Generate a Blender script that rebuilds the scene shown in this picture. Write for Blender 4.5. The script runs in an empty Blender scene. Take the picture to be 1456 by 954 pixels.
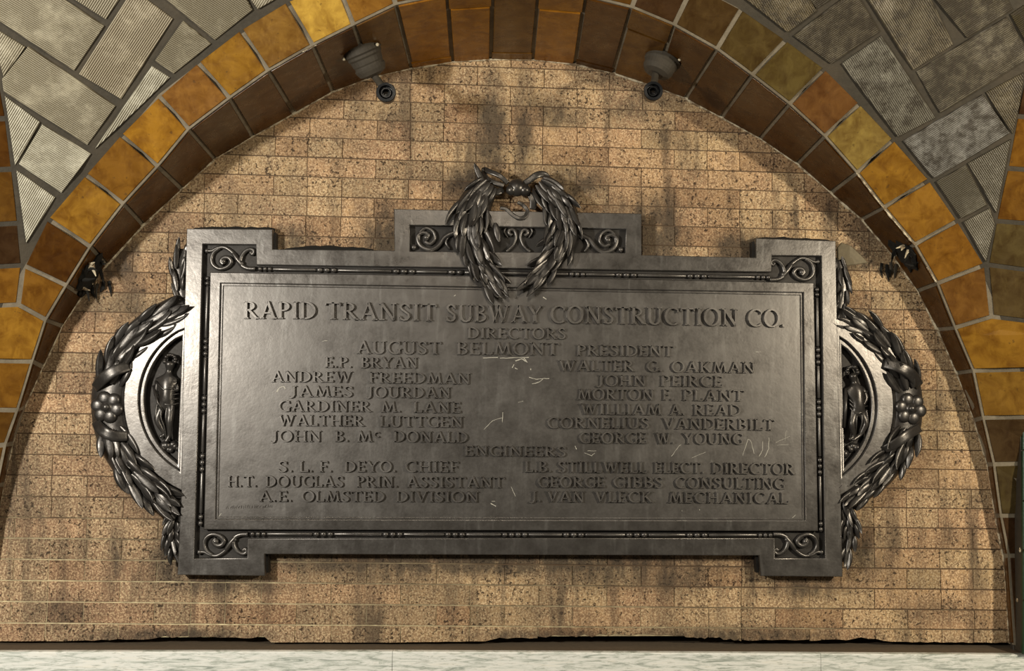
import bpy, bmesh, math, random
from mathutils import Vector, Matrix, noise
random.seed(7)
S = bpy.context.scene
COL = S.collection
R = random.Random(11)

# ------------------------------------------------------------------ camera
F_PX, PX, PY, DIST, EYE = 1500.0, 786.0, 486.0, 3.75, 1.7
dv = Vector(((700 - PX) / F_PX, (600 - PY) / F_PX, 1)).normalized()
rv = Vector((1, 0.009, 0)); rv = (rv - dv * rv.dot(dv)).normalized()
uv = -(dv.cross(rv))
CAMLOC = Vector((0, -DIST, EYE))
cam = bpy.data.objects.new('camera', bpy.data.cameras.new('camera'))
COL.objects.link(cam); S.camera = cam
cx_ = Vector((rv.x, dv.x, uv.x)); cy_ = -Vector((rv.y, dv.y, uv.y)); cz_ = -Vector((rv.z, dv.z, uv.z))
m = Matrix((cx_, cy_, cz_)).transposed().to_4x4(); m.translation = CAMLOC
cam.matrix_world = m
cam.data.sensor_width = 36; cam.data.sensor_fit = 'HORIZONTAL'
cam.data.lens = F_PX / 1456 * 36
cam.data.shift_x = (728 - PX) / 1456; cam.data.shift_y = (PY - 477) / 1456
cam.data.clip_start = 0.05

# ------------------------------------------------------------------ world, lamps, exposure
w = bpy.data.worlds.new('world'); S.world = w; w.use_nodes = True
w.node_tree.nodes['Background'].inputs[0].default_value = (1.0, 0.86, 0.66, 1)
w.node_tree.nodes['Background'].inputs[1].default_value = 0.055
def lamp(name, loc, power, col, size, target=None, kind='POINT'):
    l = bpy.data.lights.new(name, kind); l.energy = power; l.color = col
    if kind == 'AREA': l.size = size; l.shape = 'DISK'
    else: l.shadow_soft_size = size
    o = bpy.data.objects.new(name, l); COL.objects.link(o); o.location = loc
    if target is not None: o.rotation_euler = (Vector(target) - Vector(loc)).to_track_quat('-Z', 'Y').to_euler()
    return o
lamp('station_lamp_left', (-2.15, -2.7, 2.25), 265, (1.0, 0.94, 0.83), 0.11)
lamp('station_lamp_right', (2.55, -2.5, 2.4), 205, (1.0, 0.88, 0.68), 0.06)
lamp('added_top_lamp', (-0.2, -3.0, 3.3), 45, (1.0, 0.88, 0.70), 0.25)  # added unseen lamp, put in for the downward shadows
S.view_settings.view_transform = 'Standard'; S.view_settings.look = 'None'
S.view_settings.exposure = 0.12; S.view_settings.gamma = 1.0; S.view_settings.use_curve_mapping = False

# ------------------------------------------------------------------ pixel rays onto real planes
def W(px, py, d=0.0):
    c = Vector(((px - PX) / F_PX, (py - PY) / F_PX, 1))
    v = Vector((c.dot(rv), c.dot(dv), c.dot(uv)))
    t = (DIST - d) / v.y
    return CAMLOC + v * t
U = 0.0025                        # metres per photo pixel on the wall
DREF = 0.055
def M(px, py, z=0.0):             # plaque face plane + z pixels proud
    p = W(px, py, DREF); return Vector((p.x, p.y - z * U, p.z))

# ------------------------------------------------------------------ object helpers
def link(name, me, mat=None, parent=None, origin=None, smooth=False):
    if origin is not None:
        me.transform(Matrix.Translation(-Vector(origin)))
    if mat is not None and not me.materials: me.materials.append(mat)
    if smooth:
        for p in me.polygons: p.use_smooth = True
    o = bpy.data.objects.new(name, me); COL.objects.link(o)
    if origin is not None: o.location = origin
    if parent is not None:
        o.parent = parent
        o.matrix_parent_inverse = Matrix.Translation(-wloc(parent))
    return o
def wloc(o):
    return Vector(o.get('_w', o.location))
def bm_obj(name, bm, mat, parent=None, origin=None, smooth=False):
    bmesh.ops.recalc_face_normals(bm, faces=bm.faces[:])
    me = bpy.data.meshes.new(name); bm.to_mesh(me); bm.free()
    if origin is None:
        n = len(me.vertices)
        origin = sum((v.co for v in me.vertices), Vector()) / max(n, 1)
    return link(name, me, mat, parent, origin, smooth)
def empty(name, loc, parent=None):
    o = bpy.data.objects.new(name, None); COL.objects.link(o); o.location = loc
    o.empty_display_size = 0.05; o['_w'] = list(loc)
    if parent is not None:
        o.parent = parent; o.matrix_parent_inverse = Matrix.Translation(-wloc(parent))
    return o
def clean_tmp():
    for o in bpy.data.objects:
        if '_w' in o.keys(): del o['_w']

# ------------------------------------------------------------------ materials
class NT:
    def __init__(s, name):
        s.m = bpy.data.materials.new(name); s.m.use_nodes = True
        s.t = s.m.node_tree; s.b = s.t.nodes['Principled BSDF']
    def n(s, typ, **kw):
        x = s.t.nodes.new(typ)
        for k, v in kw.items():
            if k in x.inputs.keys():
                if hasattr(v, 'is_linked') or isinstance(v, bpy.types.NodeSocket): s.t.links.new(v, x.inputs[k])
                else: x.inputs[k].default_value = v
            else: setattr(x, k, v)
        return x
    def l(s, a, b): s.t.links.new(a, b)
    def pos(s, scale=(1, 1, 1), rot=(0, 0, 0)):
        g = s.n('ShaderNodeNewGeometry')
        mp = s.n('ShaderNodeMapping'); s.l(g.outputs['Position'], mp.inputs[0])
        mp.inputs['Scale'].default_value = scale; mp.inputs['Rotation'].default_value = rot
        return mp.outputs[0]
    def noise(s, vec, scale, detail=4, rough=0.55, dist=0):
        x = s.n('ShaderNodeTexNoise'); s.l(vec, x.inputs['Vector'])
        x.inputs['Scale'].default_value = scale; x.inputs['Detail'].default_value = detail
        x.inputs['Roughness'].default_value = rough; x.inputs['Distortion'].default_value = dist
        return x.outputs['Fac']
    def ramp(s, fac, stops):
        x = s.n('ShaderNodeValToRGB'); s.l(fac, x.inputs[0])
        e = x.color_ramp.elements
        while len(e) < len(stops): e.new(0.5)
        for i, (p, c) in enumerate(stops):
            e[i].position = p; e[i].color = (c[0], c[1], c[2], 1) if hasattr(c, '__len__') else (c, c, c, 1)
        return x.outputs[0]
    def mix(s, fac, a, b, mode='MIX'):
        x = s.n('ShaderNodeMix', data_type='RGBA', blend_type=mode)
        for i, v in ((0, fac), (6, a), (7, b)):
            if isinstance(v, bpy.types.NodeSocket): s.l(v, x.inputs[i])
            elif hasattr(v, '__len__'): x.inputs[i].default_value = (v[0], v[1], v[2], 1)
            else: x.inputs[i].default_value = v
        return x.outputs[2]
    def math(s, op, a, b=0.0, c=None, clamp=False):
        x = s.n('ShaderNodeMath', operation=op); x.use_clamp = clamp
        for i, v in enumerate((a, b) if c is None else (a, b, c)):
            if isinstance(v, bpy.types.NodeSocket): s.l(v, x.inputs[i])
            else: x.inputs[i].default_value = v
        return x.outputs[0]
    def bump(s, h, strength, dist, prev=None):
        x = s.n('ShaderNodeBump'); s.l(h, x.inputs['Height'])
        x.inputs['Strength'].default_value = strength; x.inputs['Distance'].default_value = dist
        if prev is not None: s.l(prev, x.inputs['Normal'])
        return x.outputs[0]
    def out(s, col=None, rough=None, bump=None, **kw):
        for key, v in (('Base Color', col), ('Roughness', rough), ('Normal', bump)):
            if v is None: continue
            if isinstance(v, bpy.types.NodeSocket): s.l(v, s.b.inputs[key])
            elif hasattr(v, '__len__'): s.b.inputs[key].default_value = (v[0], v[1], v[2], 1)
            else: s.b.inputs[key].default_value = v
        for k, v in kw.items(): s.b.inputs[k.replace('_', ' ')].default_value = v
        return s.m
def objinfo(N, out): 
    return N.n('ShaderNodeObjectInfo').outputs[out]

STAIN_SHADE = [(930, 335, 55, 70, 1.3), (545, 335, 35, 60, 1.1), (700, 190, 26, 95, 1.2), (745, 180, 20, 90, 1.0), (670, 262, 80, 30, .9), (820, 262, 60, 30, 1.0), (790, 165, 50, 22, .8),  # dark brick patches: soot, plus painted shade around plaque and lamp holders
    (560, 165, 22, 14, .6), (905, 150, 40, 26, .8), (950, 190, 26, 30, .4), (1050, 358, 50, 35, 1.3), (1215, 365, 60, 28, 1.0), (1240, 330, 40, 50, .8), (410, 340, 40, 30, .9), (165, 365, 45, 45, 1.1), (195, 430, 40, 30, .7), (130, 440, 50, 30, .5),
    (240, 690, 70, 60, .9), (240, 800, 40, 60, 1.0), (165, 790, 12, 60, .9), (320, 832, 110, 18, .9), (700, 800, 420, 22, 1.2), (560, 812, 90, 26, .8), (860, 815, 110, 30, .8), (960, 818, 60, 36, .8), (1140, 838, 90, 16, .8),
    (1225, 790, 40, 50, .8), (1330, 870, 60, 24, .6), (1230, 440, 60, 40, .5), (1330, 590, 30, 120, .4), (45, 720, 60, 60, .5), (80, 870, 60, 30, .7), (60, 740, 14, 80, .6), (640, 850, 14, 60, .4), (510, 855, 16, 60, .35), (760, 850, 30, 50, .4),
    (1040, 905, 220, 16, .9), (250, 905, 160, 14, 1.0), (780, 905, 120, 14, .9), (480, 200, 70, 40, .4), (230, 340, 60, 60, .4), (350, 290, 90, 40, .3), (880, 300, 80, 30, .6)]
def mat_brick():
    N = NT('tan_brick'); P = N.pos()
    big = N.noise(P, 3.2, 3); mid = N.noise(P, 22, 4, .6); fine = N.noise(P, 150, 3, .65)
    base = N.mix(objinfo(N, 'Random'), (0.44, 0.285, 0.155), (0.41, 0.25, 0.145))
    base = N.mix(N.ramp(big, [(.38, 0), (.62, 1)]), base, (0.51, 0.35, 0.18))
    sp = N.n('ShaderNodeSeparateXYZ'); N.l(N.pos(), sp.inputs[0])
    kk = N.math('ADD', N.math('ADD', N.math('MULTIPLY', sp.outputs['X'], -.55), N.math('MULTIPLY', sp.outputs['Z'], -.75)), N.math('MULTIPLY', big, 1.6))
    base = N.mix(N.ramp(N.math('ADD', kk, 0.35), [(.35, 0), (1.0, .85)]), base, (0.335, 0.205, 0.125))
    base = N.mix(N.ramp(mid, [(.42, 0), (.68, 1)]), base, (0.235, 0.150, 0.085))
    light = N.ramp(fine, [(.47, 0), (.58, .95)])
    drk = N.ramp(N.noise(N.pos((1.3, 1, .8)), 105, 4, .7, .5), [(.38, .7), (.47, 0)])
    base = N.mix(light, base, (0.72, 0.55, 0.335))
    base = N.mix(drk, base, (0.20, 0.125, 0.07))
    # pits
    pit = N.noise(P, 78, 5, .68, .4)
    dens = N.noise(P, 7.5, 2)
    thr = N.math('SUBTRACT', pit, N.math('MULTIPLY', dens, .20))
    pitm = N.ramp(thr, [(.25, 1), (.315, 0)])
    base = N.mix(pitm, base, (0.075, 0.045, 0.025))
    # vertical dirty runs, then patches of dirt and painted shade
    Pv = N.pos((9, 9, 1.1))
    run = N.noise(Pv, 1.5, 5, .6)
    runm = N.ramp(run, [(.47, 0), (.62, .78)])
    base = N.mix(N.math('MULTIPLY', runm, N.ramp(N.noise(P, 2.1, 2), [(.42, .25), (.6, 1)])), base, (0.085, 0.06, 0.038))
    tint = objinfo(N, 'Color')
    base = N.mix(1.0, base, tint, 'MULTIPLY')
    soot_shade = None; tex = N.noise(N.pos((1, 1, .5)), 26, 5, .65)
    for (sx, sy, rx, ry, k) in STAIN_SHADE:
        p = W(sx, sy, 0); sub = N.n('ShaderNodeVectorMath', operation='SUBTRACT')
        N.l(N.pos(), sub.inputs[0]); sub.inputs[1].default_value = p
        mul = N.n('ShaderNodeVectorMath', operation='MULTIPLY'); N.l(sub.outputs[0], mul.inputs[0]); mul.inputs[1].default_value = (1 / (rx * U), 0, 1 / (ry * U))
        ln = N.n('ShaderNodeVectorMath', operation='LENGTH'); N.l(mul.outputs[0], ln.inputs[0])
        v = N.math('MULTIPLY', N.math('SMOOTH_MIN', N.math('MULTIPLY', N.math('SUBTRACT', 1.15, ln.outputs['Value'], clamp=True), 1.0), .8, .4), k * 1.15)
        soot_shade = v if soot_shade is None else N.math('MAXIMUM', soot_shade, v)
    sm = N.math('MULTIPLY', N.math('MULTIPLY', soot_shade, N.math('MULTIPLY_ADD', tex, 3.2, -.6), clamp=True), .86)
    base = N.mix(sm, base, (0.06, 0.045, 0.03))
    h = N.math('SUBTRACT', N.math('MULTIPLY', N.noise(P, 60, 6, .7), .5), pitm)
    b = N.bump(h, .9, .0035)
    return N.out(base, 0.82, b)
def mat_mortar():
    N = NT('wall_mortar'); P = N.pos()
    n = N.noise(P, 30, 4, .6)
    g = N.n('ShaderNodeSeparateXYZ'); N.l(N.n('ShaderNodeNewGeometry').outputs['Position'], g.inputs[0])
    # newer pale repointing low on the wall, fading out to the right
    k = N.math('ADD', N.math('MULTIPLY', g.outputs['Z'], -2.2), N.math('MULTIPLY', g.outputs['X'], -.30))
    k = N.math('ADD', k, N.math('MULTIPLY', N.noise(P, 5, 3), 1.0))
    f = N.ramp(N.math('ADD', k, 2.35), [(.15, 0), (.85, 1)])
    c = N.mix(f, (0.11, 0.07, 0.038), (0.85, 0.74, 0.46))
    c = N.mix(N.ramp(n, [(.4, .55), (.7, 0)]), c, (0.12, 0.08, 0.05))
    return N.out(c, .9, N.bump(n, .8, .002))
def mat_amber():
    N = NT('amber_glazed_tile'); P = N.pos()
    t = objinfo(N, 'Color')
    n1 = N.noise(P, 16, 4, .6, .6); n2 = N.noise(N.pos((6, 6, 1.2)), 9, 4)
    c = N.mix(N.ramp(n1, [(.32, .85), (.62, 0)]), t, N.mix(1, t, (.45, .36, .3), 'MULTIPLY'))
    c = N.mix(N.ramp(n2, [(.55, 0), (.75, .45)]), c, N.mix(1, t, (1.35, 1.4, 1.3), 'MULTIPLY'))
    spot = N.noise(P, 60, 3)
    c = N.mix(N.ramp(spot, [(.66, 0), (.72, .5)]), c, (0.06, 0.035, 0.015))
    r = N.math('ADD', N.math('MULTIPLY', N.noise(P, 25, 3), .35), .12)
    b = N.bump(n1, .25, .004)
    return N.out(c, r, b, Specular_IOR_Level=.28)
def mat_grout(name='grey_grout', dk=1.0):
    N = NT(name); P = N.pos(); n = N.noise(P, 55, 4, .65)
    c = N.mix(n, (0.13 * dk, 0.108 * dk, 0.075 * dk), (0.31 * dk, 0.265 * dk, 0.19 * dk))
    c = N.mix(N.ramp(N.noise(P, 9, 3), [(.35, .5), (.55, 0)]), c, (0.09, 0.07, 0.045))
    return N.out(c, .85, N.bump(n, .8, .003))
def mat_plaster():
    N = NT('pale_plaster'); P = N.pos(); n = N.noise(P, 40, 4, .65)
    c = N.mix(N.ramp(n, [(.42, 0), (.58, 1)]), (0.20, 0.14, 0.08), (0.70, 0.62, 0.45))
    return N.out(c, .8, N.bump(n, .9, .003))
def mat_cream():
    N = NT('ribbed_cream_tile'); P = N.pos()
    uvn = N.n('ShaderNodeUVMap').outputs[0]
    s = N.n('ShaderNodeSeparateXYZ'); N.l(uvn, s.inputs[0])
    wav = N.math('SINE', N.math('MULTIPLY', s.outputs[0], 2 * math.pi))
    wav = N.math('ADD', N.math('MULTIPLY', wav, .5), .5)
    worn = N.ramp(N.noise(P, 11, 5, .65), [(.48, 1), (.68, .4)])
    wv = N.math('MULTIPLY', wav, worn)
    tint = objinfo(N, 'Color')
    c = N.mix(N.noise(P, 35, 4), N.mix(1, tint, (.8, .78, .72), 'MULTIPLY'), tint)
    groove = N.math('MULTIPLY', N.math('SUBTRACT', 1.0, wav), N.math('MULTIPLY', worn, .85))
    c = N.mix(groove, c, N.mix(1, tint, (.17, .13, .085), 'MULTIPLY'))
    dirt = N.noise(P, 26, 6, .72)
    alpha = objinfo(N, 'Alpha')
    lo = N.math('SUBTRACT', dirt, N.math('MULTIPLY', alpha, .5))
    c = N.mix(N.ramp(lo, [(.28, 0), (.44, .85)]), c, (0.055, 0.045, 0.032))
    b = N.bump(wv, 1.0, .0028)
    b = N.bump(dirt, .35, .002, b)
    return N.out(c, .38, b)
def mat_bronze(name='patinated_bronze', dark=1.0, rough=.40, streak=1.0, flat=0.0):
    N = NT(name); P = N.pos()
    Pv = N.pos((14, 14, 2.2)); v = N.noise(Pv, 2.5, 5, .6)
    n = N.noise(P, 14, 5, .62); fn = N.noise(P, 110, 3, .6)
    a = (0.190 * dark, 0.179 * dark, 0.168 * dark); b_ = (0.108 * dark, 0.097 * dark, 0.088 * dark)
    c = N.mix(N.ramp(n, [(.3, flat), (.7, 1)]), b_, a)
    c = N.mix(N.math('MULTIPLY', N.ramp(v, [(.55, 0), (.72, .45)]), streak), c, (0.30 * dark, 0.29 * dark, 0.275 * dark))
    r = N.math('ADD', N.math('MULTIPLY', N.math('ADD', n, N.math('MULTIPLY', fn, .6)), .28), rough - .20)
    b = N.bump(N.math('ADD', n, N.math('MULTIPLY', fn, .18)), .35 * (1 - flat * .6), .0035)
    return N.out(c, r, b, Metallic=.72)
def mat_plain(name, col, rough=.6, metallic=0, bumps=.3, scale=60):
    N = NT(name); P = N.pos(); n = N.noise(P, scale, 4, .6)
    c = N.mix(n, [x * .65 for x in col], [x * 1.25 for x in col])
    return N.out(c, rough, N.bump(n, bumps, .002), Metallic=metallic)
def mat_marble():
    N = NT('veined_marble'); Pv = N.pos((1.2, 1, 11))
    P = N.pos()
    n = N.noise(Pv, 5.5, 7, .68, 1.3); n2 = N.noise(Pv, 17, 5, .65, .8)
    c = N.ramp(n, [(.36, (.40, .44, .40)), (.45, (.74, .78, .72)), (.53, (.95, .97, .93)), (.7, (.97, .96, .88))])
    c = N.mix(N.ramp(n2, [(.38, .6), (.47, 0)]), c, (.36, .40, .34))
    return N.out(c, .35, N.bump(n2, .25, .002))
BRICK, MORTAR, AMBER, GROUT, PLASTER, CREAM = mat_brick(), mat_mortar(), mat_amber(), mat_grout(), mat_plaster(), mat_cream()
BRONZE = mat_bronze('patinated_bronze', .86, .31, 1.6, .35); PANEL = mat_bronze('bronze_panel', .86, .37, 1.0, .6); LETTER = mat_bronze('bronze_letter', 1.1, .35, .3, .5)
RELIEF = mat_bronze('dark_relief_bronze', .58, .31, .4); DEEP = mat_bronze('recess_bronze', .38, .6, .2)
MARBLE = mat_marble()
IRON = mat_plain('dusty_iron', (.06, .05, .036), .75, .1)
SOCKET = mat_plain('black_socket', (.008, .009, .011), .35, .2)
SOOT = mat_plain('soot_black', (.008, .007, .005), .95)
GREEN = mat_plain('green_glazed_tile', (.010, .042, .014), .35)
DARKGREY = mat_plain('dark_edge', (.05, .04, .028), .6)
SCRATCH = mat_plain('pale_scratch', (.62, .60, .52), .7)
RUST = mat_plain('dusty_ledge', (.12, .088, .055), .9)

# ------------------------------------------------------------------ generic shape helpers
def lerp(a, b, t): return a + (b - a) * t
def interp(tab, x):
    if x <= tab[0][0]: return tab[0][1]
    for (a, va), (b, vb) in zip(tab, tab[1:]):
        if x <= b: return va + (vb - va) * (x - a) / (b - a)
    return tab[-1][1]
def slab_tile(name, pts, nrm, thick, inset, bevel, mat, parent, jitter=0.0, uvdir=None, pxpts=None, dome=0.0, color=None):
    """a piece with its own edge: outline pts (3D), raised along nrm, bevelled rim"""
    n = len(pts); c = sum(pts, Vector()) / n
    nrm = nrm.normalized()
    def ins(k):
        out = []
        for i in range(n):
            p, a, b = pts[i], pts[i - 1], pts[(i + 1) % n]
            e1 = (p - a).normalized(); e2 = (b - p).normalized()
            bis = (e2 - e1)
            if bis.length < 1e-4: bis = nrm.cross(e2); sgn = 1 if bis.dot(c - p) > 0 else -1; out.append(p + bis.normalized() * k * sgn); continue
            bis.normalize()
            if bis.dot(c - p) < 0: bis = -bis
            s = max(.35, math.sqrt(max(0, 1 - bis.dot(e2) ** 2)))
            out.append(p + bis * (k / s))
        return out
    bm = bmesh.new(); j = [R.uniform(-jitter, jitter) for _ in range(n)]
    r0 = [bm.verts.new(p) for p in ins(inset)]
    r1 = [bm.verts.new(p + nrm * (thick - bevel)) for p in ins(inset + .0003)]
    r2 = [bm.verts.new(p + nrm * (thick + j[i])) for i, p in enumerate(ins(inset + bevel))]
    for A, B in ((r0, r1), (r1, r2)):
        for i in range(n): bm.faces.new((A[i], A[(i + 1) % n], B[(i + 1) % n], B[i]))
    if dome:
        r3 = [bm.verts.new(lerp(v.co, c, .45) + nrm * dome) for v in r2]
        for i in range(n): bm.faces.new((r2[i], r2[(i + 1) % n], r3[(i + 1) % n], r3[i]))
        bm.faces.new(r3)
    else: bm.faces.new(r2)
    if uvdir is not None:
        L = bm.loops.layers.uv.new('UVMap')
        ex = uvdir.normalized(); ey = nrm.cross(ex).normalized()
        for f in bm.faces:
            for lo in f.loops:
                q = lo.vert.co - c
                lo[L].uv = (q.dot(ey) / .0060, q.dot(ex))
    bmesh.ops.recalc_face_normals(bm, faces=bm.faces[:])
    # orient outward
    o = bm_obj(name, bm, mat, parent, origin=c)
    if color is not None: o.color = color
    return o

def prism(pts, y0, y1, bevel=0.0):
    """polygon in the x-z plane (list of (x,z)), front at y0, back at y1"""
    bm = bmesh.new(); n = len(pts)
    f = [bm.verts.new((x, y0, z)) for x, z in pts]; b = [bm.verts.new((x, y1, z)) for x, z in pts]
    bm.faces.new(f); bm.faces.new(b[::-1])
    for i in range(n): bm.faces.new((f[i], f[(i + 1) % n], b[(i + 1) % n], b[i]))
    bmesh.ops.recalc_face_normals(bm, faces=bm.faces[:])
    return bm

# ------------------------------------------------------------------ arch curves, in photo pixels
BF = [((-24, 917), (-30, 917)), ((-16, 820), (-22, 820)), ((-5, 740), (-11, 742)), ((4, 688), (-3, 690)), ((16.5, 630), (9, 632)), ((34, 577), (26, 583)), ((60, 521), (47, 514)), ((88, 463), (66, 455)),
      ((116, 420), (95, 406)), ((151, 376), (129, 351)), ((203, 319), (176, 290)), ((258, 268), (225, 237)), ((305, 225), (269, 184)),
      ((359, 193), (327, 140)), ((418, 160), (382, 101)), ((473, 129), (445, 65)), ((528, 109), (503, 36)), ((585, 96), (563, 7)),
      ((643, 87), (636, -8)), ((698, 83), (700, -12)), ((757, 84), (766, -10)), ((818, 90), (832, -5)), ((872, 103), (898, 11)),
      ((930, 122), (958, 36)), ((975, 139), (1019, 70)), ((1026, 166), (1069, 107)), ((1081, 196), (1122, 148)), ((1134, 232), (1172, 194)),
      ((1182, 273), (1218, 246)), ((1226, 311), (1256, 295)), ((1270, 363), (1300, 348)), ((1305, 413), (1332, 403)), ((1334, 468), (1357, 466)),
      ((1361, 530), (1383, 527)), ((1386, 597), (1397, 594)), ((1405, 660), (1412, 660)), ((1417, 733), (1422, 733)), ((1428, 790), (1433, 790)), ((1437, 917), (1442, 917))]
CXA, CYA = 715, 700
TABD = [(0, .58), (12, .56), (27, .47), (41, .34), (48, .27), (53, .22), (64, .165), (75, .12), (90, .07), (110, .055)]
def theta(px, py): return abs(math.degrees(math.atan2(px - CXA, CYA - py)))
def dF(px, py): return interp(TABD, theta(px, py))
def dface(px, py):
    r = math.hypot(px - CXA, py - CYA)
    return dF(px, py) + max(0, r - 700) * .00125 * interp([(80, 1), (94, 0)], theta(px, py))
def FW(px, py, off=0.0): return W(px, py, dface(px, py) + off)

# ------------------------------------------------------------------ wall_back: mortar, bricks
GROUND = Vector((0, 0, W(700, 917, 0).z))
wall = bm_obj('wall_back', prism([(p.x, p.z) for p in [W(a[0] + (-14 if a[0] < 700 else 14), a[1] - 10, 0) for a, b in BF][::-1]] , .0024, .12), MORTAR)
# trim the mortar core up from the crevice: its lower edge ends above the ledge
for v in wall.data.vertices:
    wz = v.co.z + wall.location.z
    lim = W(700, 905, 0).z
    if wz < lim: v.co.z = lim - wall.location.z
wall['kind'] = 'structure'; wall['_w'] = list(wall.location)
bm = prism([(W(-120, 0).x, W(0, 940).z), (W(1560, 0).x, W(0, 940).z), (W(1560, 0).x, W(0, 880).z), (W(-120, 0).x, W(0, 880).z)], .125, .2)
back = bm_obj('cavity_lining', bm, SOOT, wall)

L0 = [46.5, 74, 101, 128.5, 156, 184, 212.5, 240.5, 269, 297.5, 327, 356, 385, 414.5, 442.5, 472.5, 501.5, 529, 559.5, 588, 617.5, 647, 676.5, 706.5, 736.5, 766, 796, 826, 856, 886.5, 914]
L1 = [93, 119, 145, 172, 199, 226, 253, 279.5, 306, 332.5, 360, 388, 416.5, 442, 469.8, 498, 526.5, 555.5, 584, 613, 640, 667.5, 695.5, 723, 751, 780.5, 809, 838, 867, 895, 917]
def zline(i, X):
    a, b = W(100, L0[i], 0), W(1350, L1[i], 0)
    return a.z + (b.z - a.z) * (X - a.x) / (b.x - a.x)
XA = W(913, 195, 0).x; LB = (W(1006, 235, 0).x - W(819.5, 228, 0).x) / 2
hull = []
for (bx, by), _ in BF:
    vx, vy = bx - 700, by - 600; l = math.hypot(vx, vy)
    p = W(bx + vx / l * 4, by + vy / l * 4, 0); hull.append((p.x, p.z))
def cross(o, a, b): return (a[0] - o[0]) * (b[1] - o[1]) - (a[1] - o[1]) * (b[0] - o[0])
def convex_hull(P):
    P = sorted(set(P)); lo = []; up = []
    for p in P:
        while len(lo) >= 2 and cross(lo[-2], lo[-1], p) <= 0: lo.pop()
        lo.append(p)
    for p in reversed(P):
        while len(up) >= 2 and cross(up[-2], up[-1], p) <= 0: up.pop()
        up.append(p)
    return lo[:-1] + up[:-1]
HULL = convex_hull(hull)
def clip(poly):
    for i in range(len(HULL)):
        a, b = HULL[i], HULL[(i + 1) % len(HULL)]
        out = []
        for k in range(len(poly)):
            p, q = poly[k - 1], poly[k]
            sp, sq = cross(a, b, p), cross(a, b, q)
            if (sp >= 0) != (sq >= 0):
                t = sp / (sp - sq); out.append((p[0] + (q[0] - p[0]) * t, p[1] + (q[1] - p[1]) * t))
            if sq >= 0: out.append(q)
        poly = out
        if len(poly) < 3: return None
    # drop near duplicates
    res = []
    for p in poly:
        if not res or math.hypot(p[0] - res[-1][0], p[1] - res[-1][1]) > .004: res.append(p)
    if len(res) > 2 and math.hypot(res[0][0] - res[-1][0], res[0][1] - res[-1][1]) < .004: res.pop()
    return res if len(res) >= 3 else None
PANX0, PANX1 = W(268, 580, 0).x, W(1184, 580, 0).x; PANZ1, PANZ0 = W(700, 376, 0).z, W(700, 776, 0).z
crev = [(-100, 0), (100, 1), (160, 3), (200, 4), (240, 7), (270, 8), (330, 6), (378, 8), (384, 0), (560, 0), (600, 1), (690, 2), (710, 6), (760, 8), (800, 10), (860, 11), (910, 12), (960, 10), (1010, 8), (1060, 4), (1200, 5), (1225, 9), (1260, 3), (1400, 2), (1600, 2)]
pxs = [(W(x, 915, 0).x, h) for x, h in crev]
row_rng = random.Random(5)
nbr = 0; bricks_ = []
for i in range(len(L0) - 1):
    even = (i - 2) % 2 == 0
    k0 = -22
    x = XA - 14 * LB + (0 if even else LB / 2)
    xs = [x + k * LB + row_rng.uniform(-.003, .003) for k in range(24)]
    cells = []
    for a, b in zip(xs, xs[1:]):
        if row_rng.random() < .30:
            mth = (a + b) / 2 + row_rng.uniform(-.004, .004); cells += [(a, mth), (mth, b)]
        else: cells.append((a, b))
    for a, b in cells:
        if a > PANX0 and b < PANX1 and zline(i, a) < PANZ1 and zline(i + 1, a) > PANZ0: continue
        if b < W(-4, 700, 0).x: continue
        g = .0017 + (.0004 if row_rng.random() < .3 else 0); gv = .0009; g += .0008 if i >= 24 else 0
        last = i == len(L0) - 2
        poly = []
        nb = 9 if last else 1
        for t in range(nb + 1):
            X = a + gv + (b - a - 2 * gv) * t / nb
            z = zline(i + 1, X) + g * .75
            if last: 
                cv = interp(pxs, X); z += U * (cv * (1 + row_rng.uniform(-.28, .28)) + .4)
            poly.append((X, z))
        poly += [(b - gv, zline(i, b) - g * .75), (a + gv, zline(i, a) - g * .75)]
        if not last: poly[0] = (poly[0][0], poly[0][1] + row_rng.uniform(0, .0008))
        poly = clip(poly)
        if not poly: continue
        xsz = max(p[0] for p in poly) - min(p[0] for p in poly); zsz = max(p[1] for p in poly) - min(p[1] for p in poly)
        if xsz < .012 or zsz < .004: continue
        nrm = Vector((row_rng.uniform(-.012, .012), -1, row_rng.uniform(-.015, .015)))
        y = .006 + row_rng.uniform(-.0010, .0010)
        t_ = row_rng.random(); v_ = row_rng.choice((.80, .92, 1.0, 1.04, 1.12)) * row_rng.uniform(.95, 1.05)
        colr = (1 * v_, (.99 if t_ < .6 else .93) * v_, (.97 if t_ < .6 else .90) * v_, 1)
        if row_rng.random() < .10: colr = (.78, .70, .66, 1)
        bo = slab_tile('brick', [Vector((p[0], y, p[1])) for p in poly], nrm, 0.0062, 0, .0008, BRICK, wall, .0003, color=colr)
        nbr += 1; bricks_.append((xsz * zsz, bo))
bricks_.sort(key=lambda t: -t[0])
small = [b for _, b in bricks_[298:]]
if small:        # the smallest slivers along the arch stay one joined part
    bm = bmesh.new()
    for b in small:
        n0 = len(bm.verts); bm.from_mesh(b.data); bm.verts.ensure_lookup_table()
        for v in bm.verts[n0:]: v.co += b.location
        bpy.data.objects.remove(b)
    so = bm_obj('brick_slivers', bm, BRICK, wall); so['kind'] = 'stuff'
# pale repair patch of cement beside the right corner of the plaque
pp = [W(1190, 352, 0), W(1196, 345, 0), W(1210, 350, 0), W(1227, 366, 0), W(1234, 374, 0), W(1207, 378, 0), W(1191, 379, 0)]
o = slab_tile('cement_patch', pp, Vector((0, -1, 0)), .006, 0, .003, mat_plain('grey_cement', (.22, .185, .12), .85, scale=90), wall); o['label'] = 'grey cement repair patch'

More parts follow.
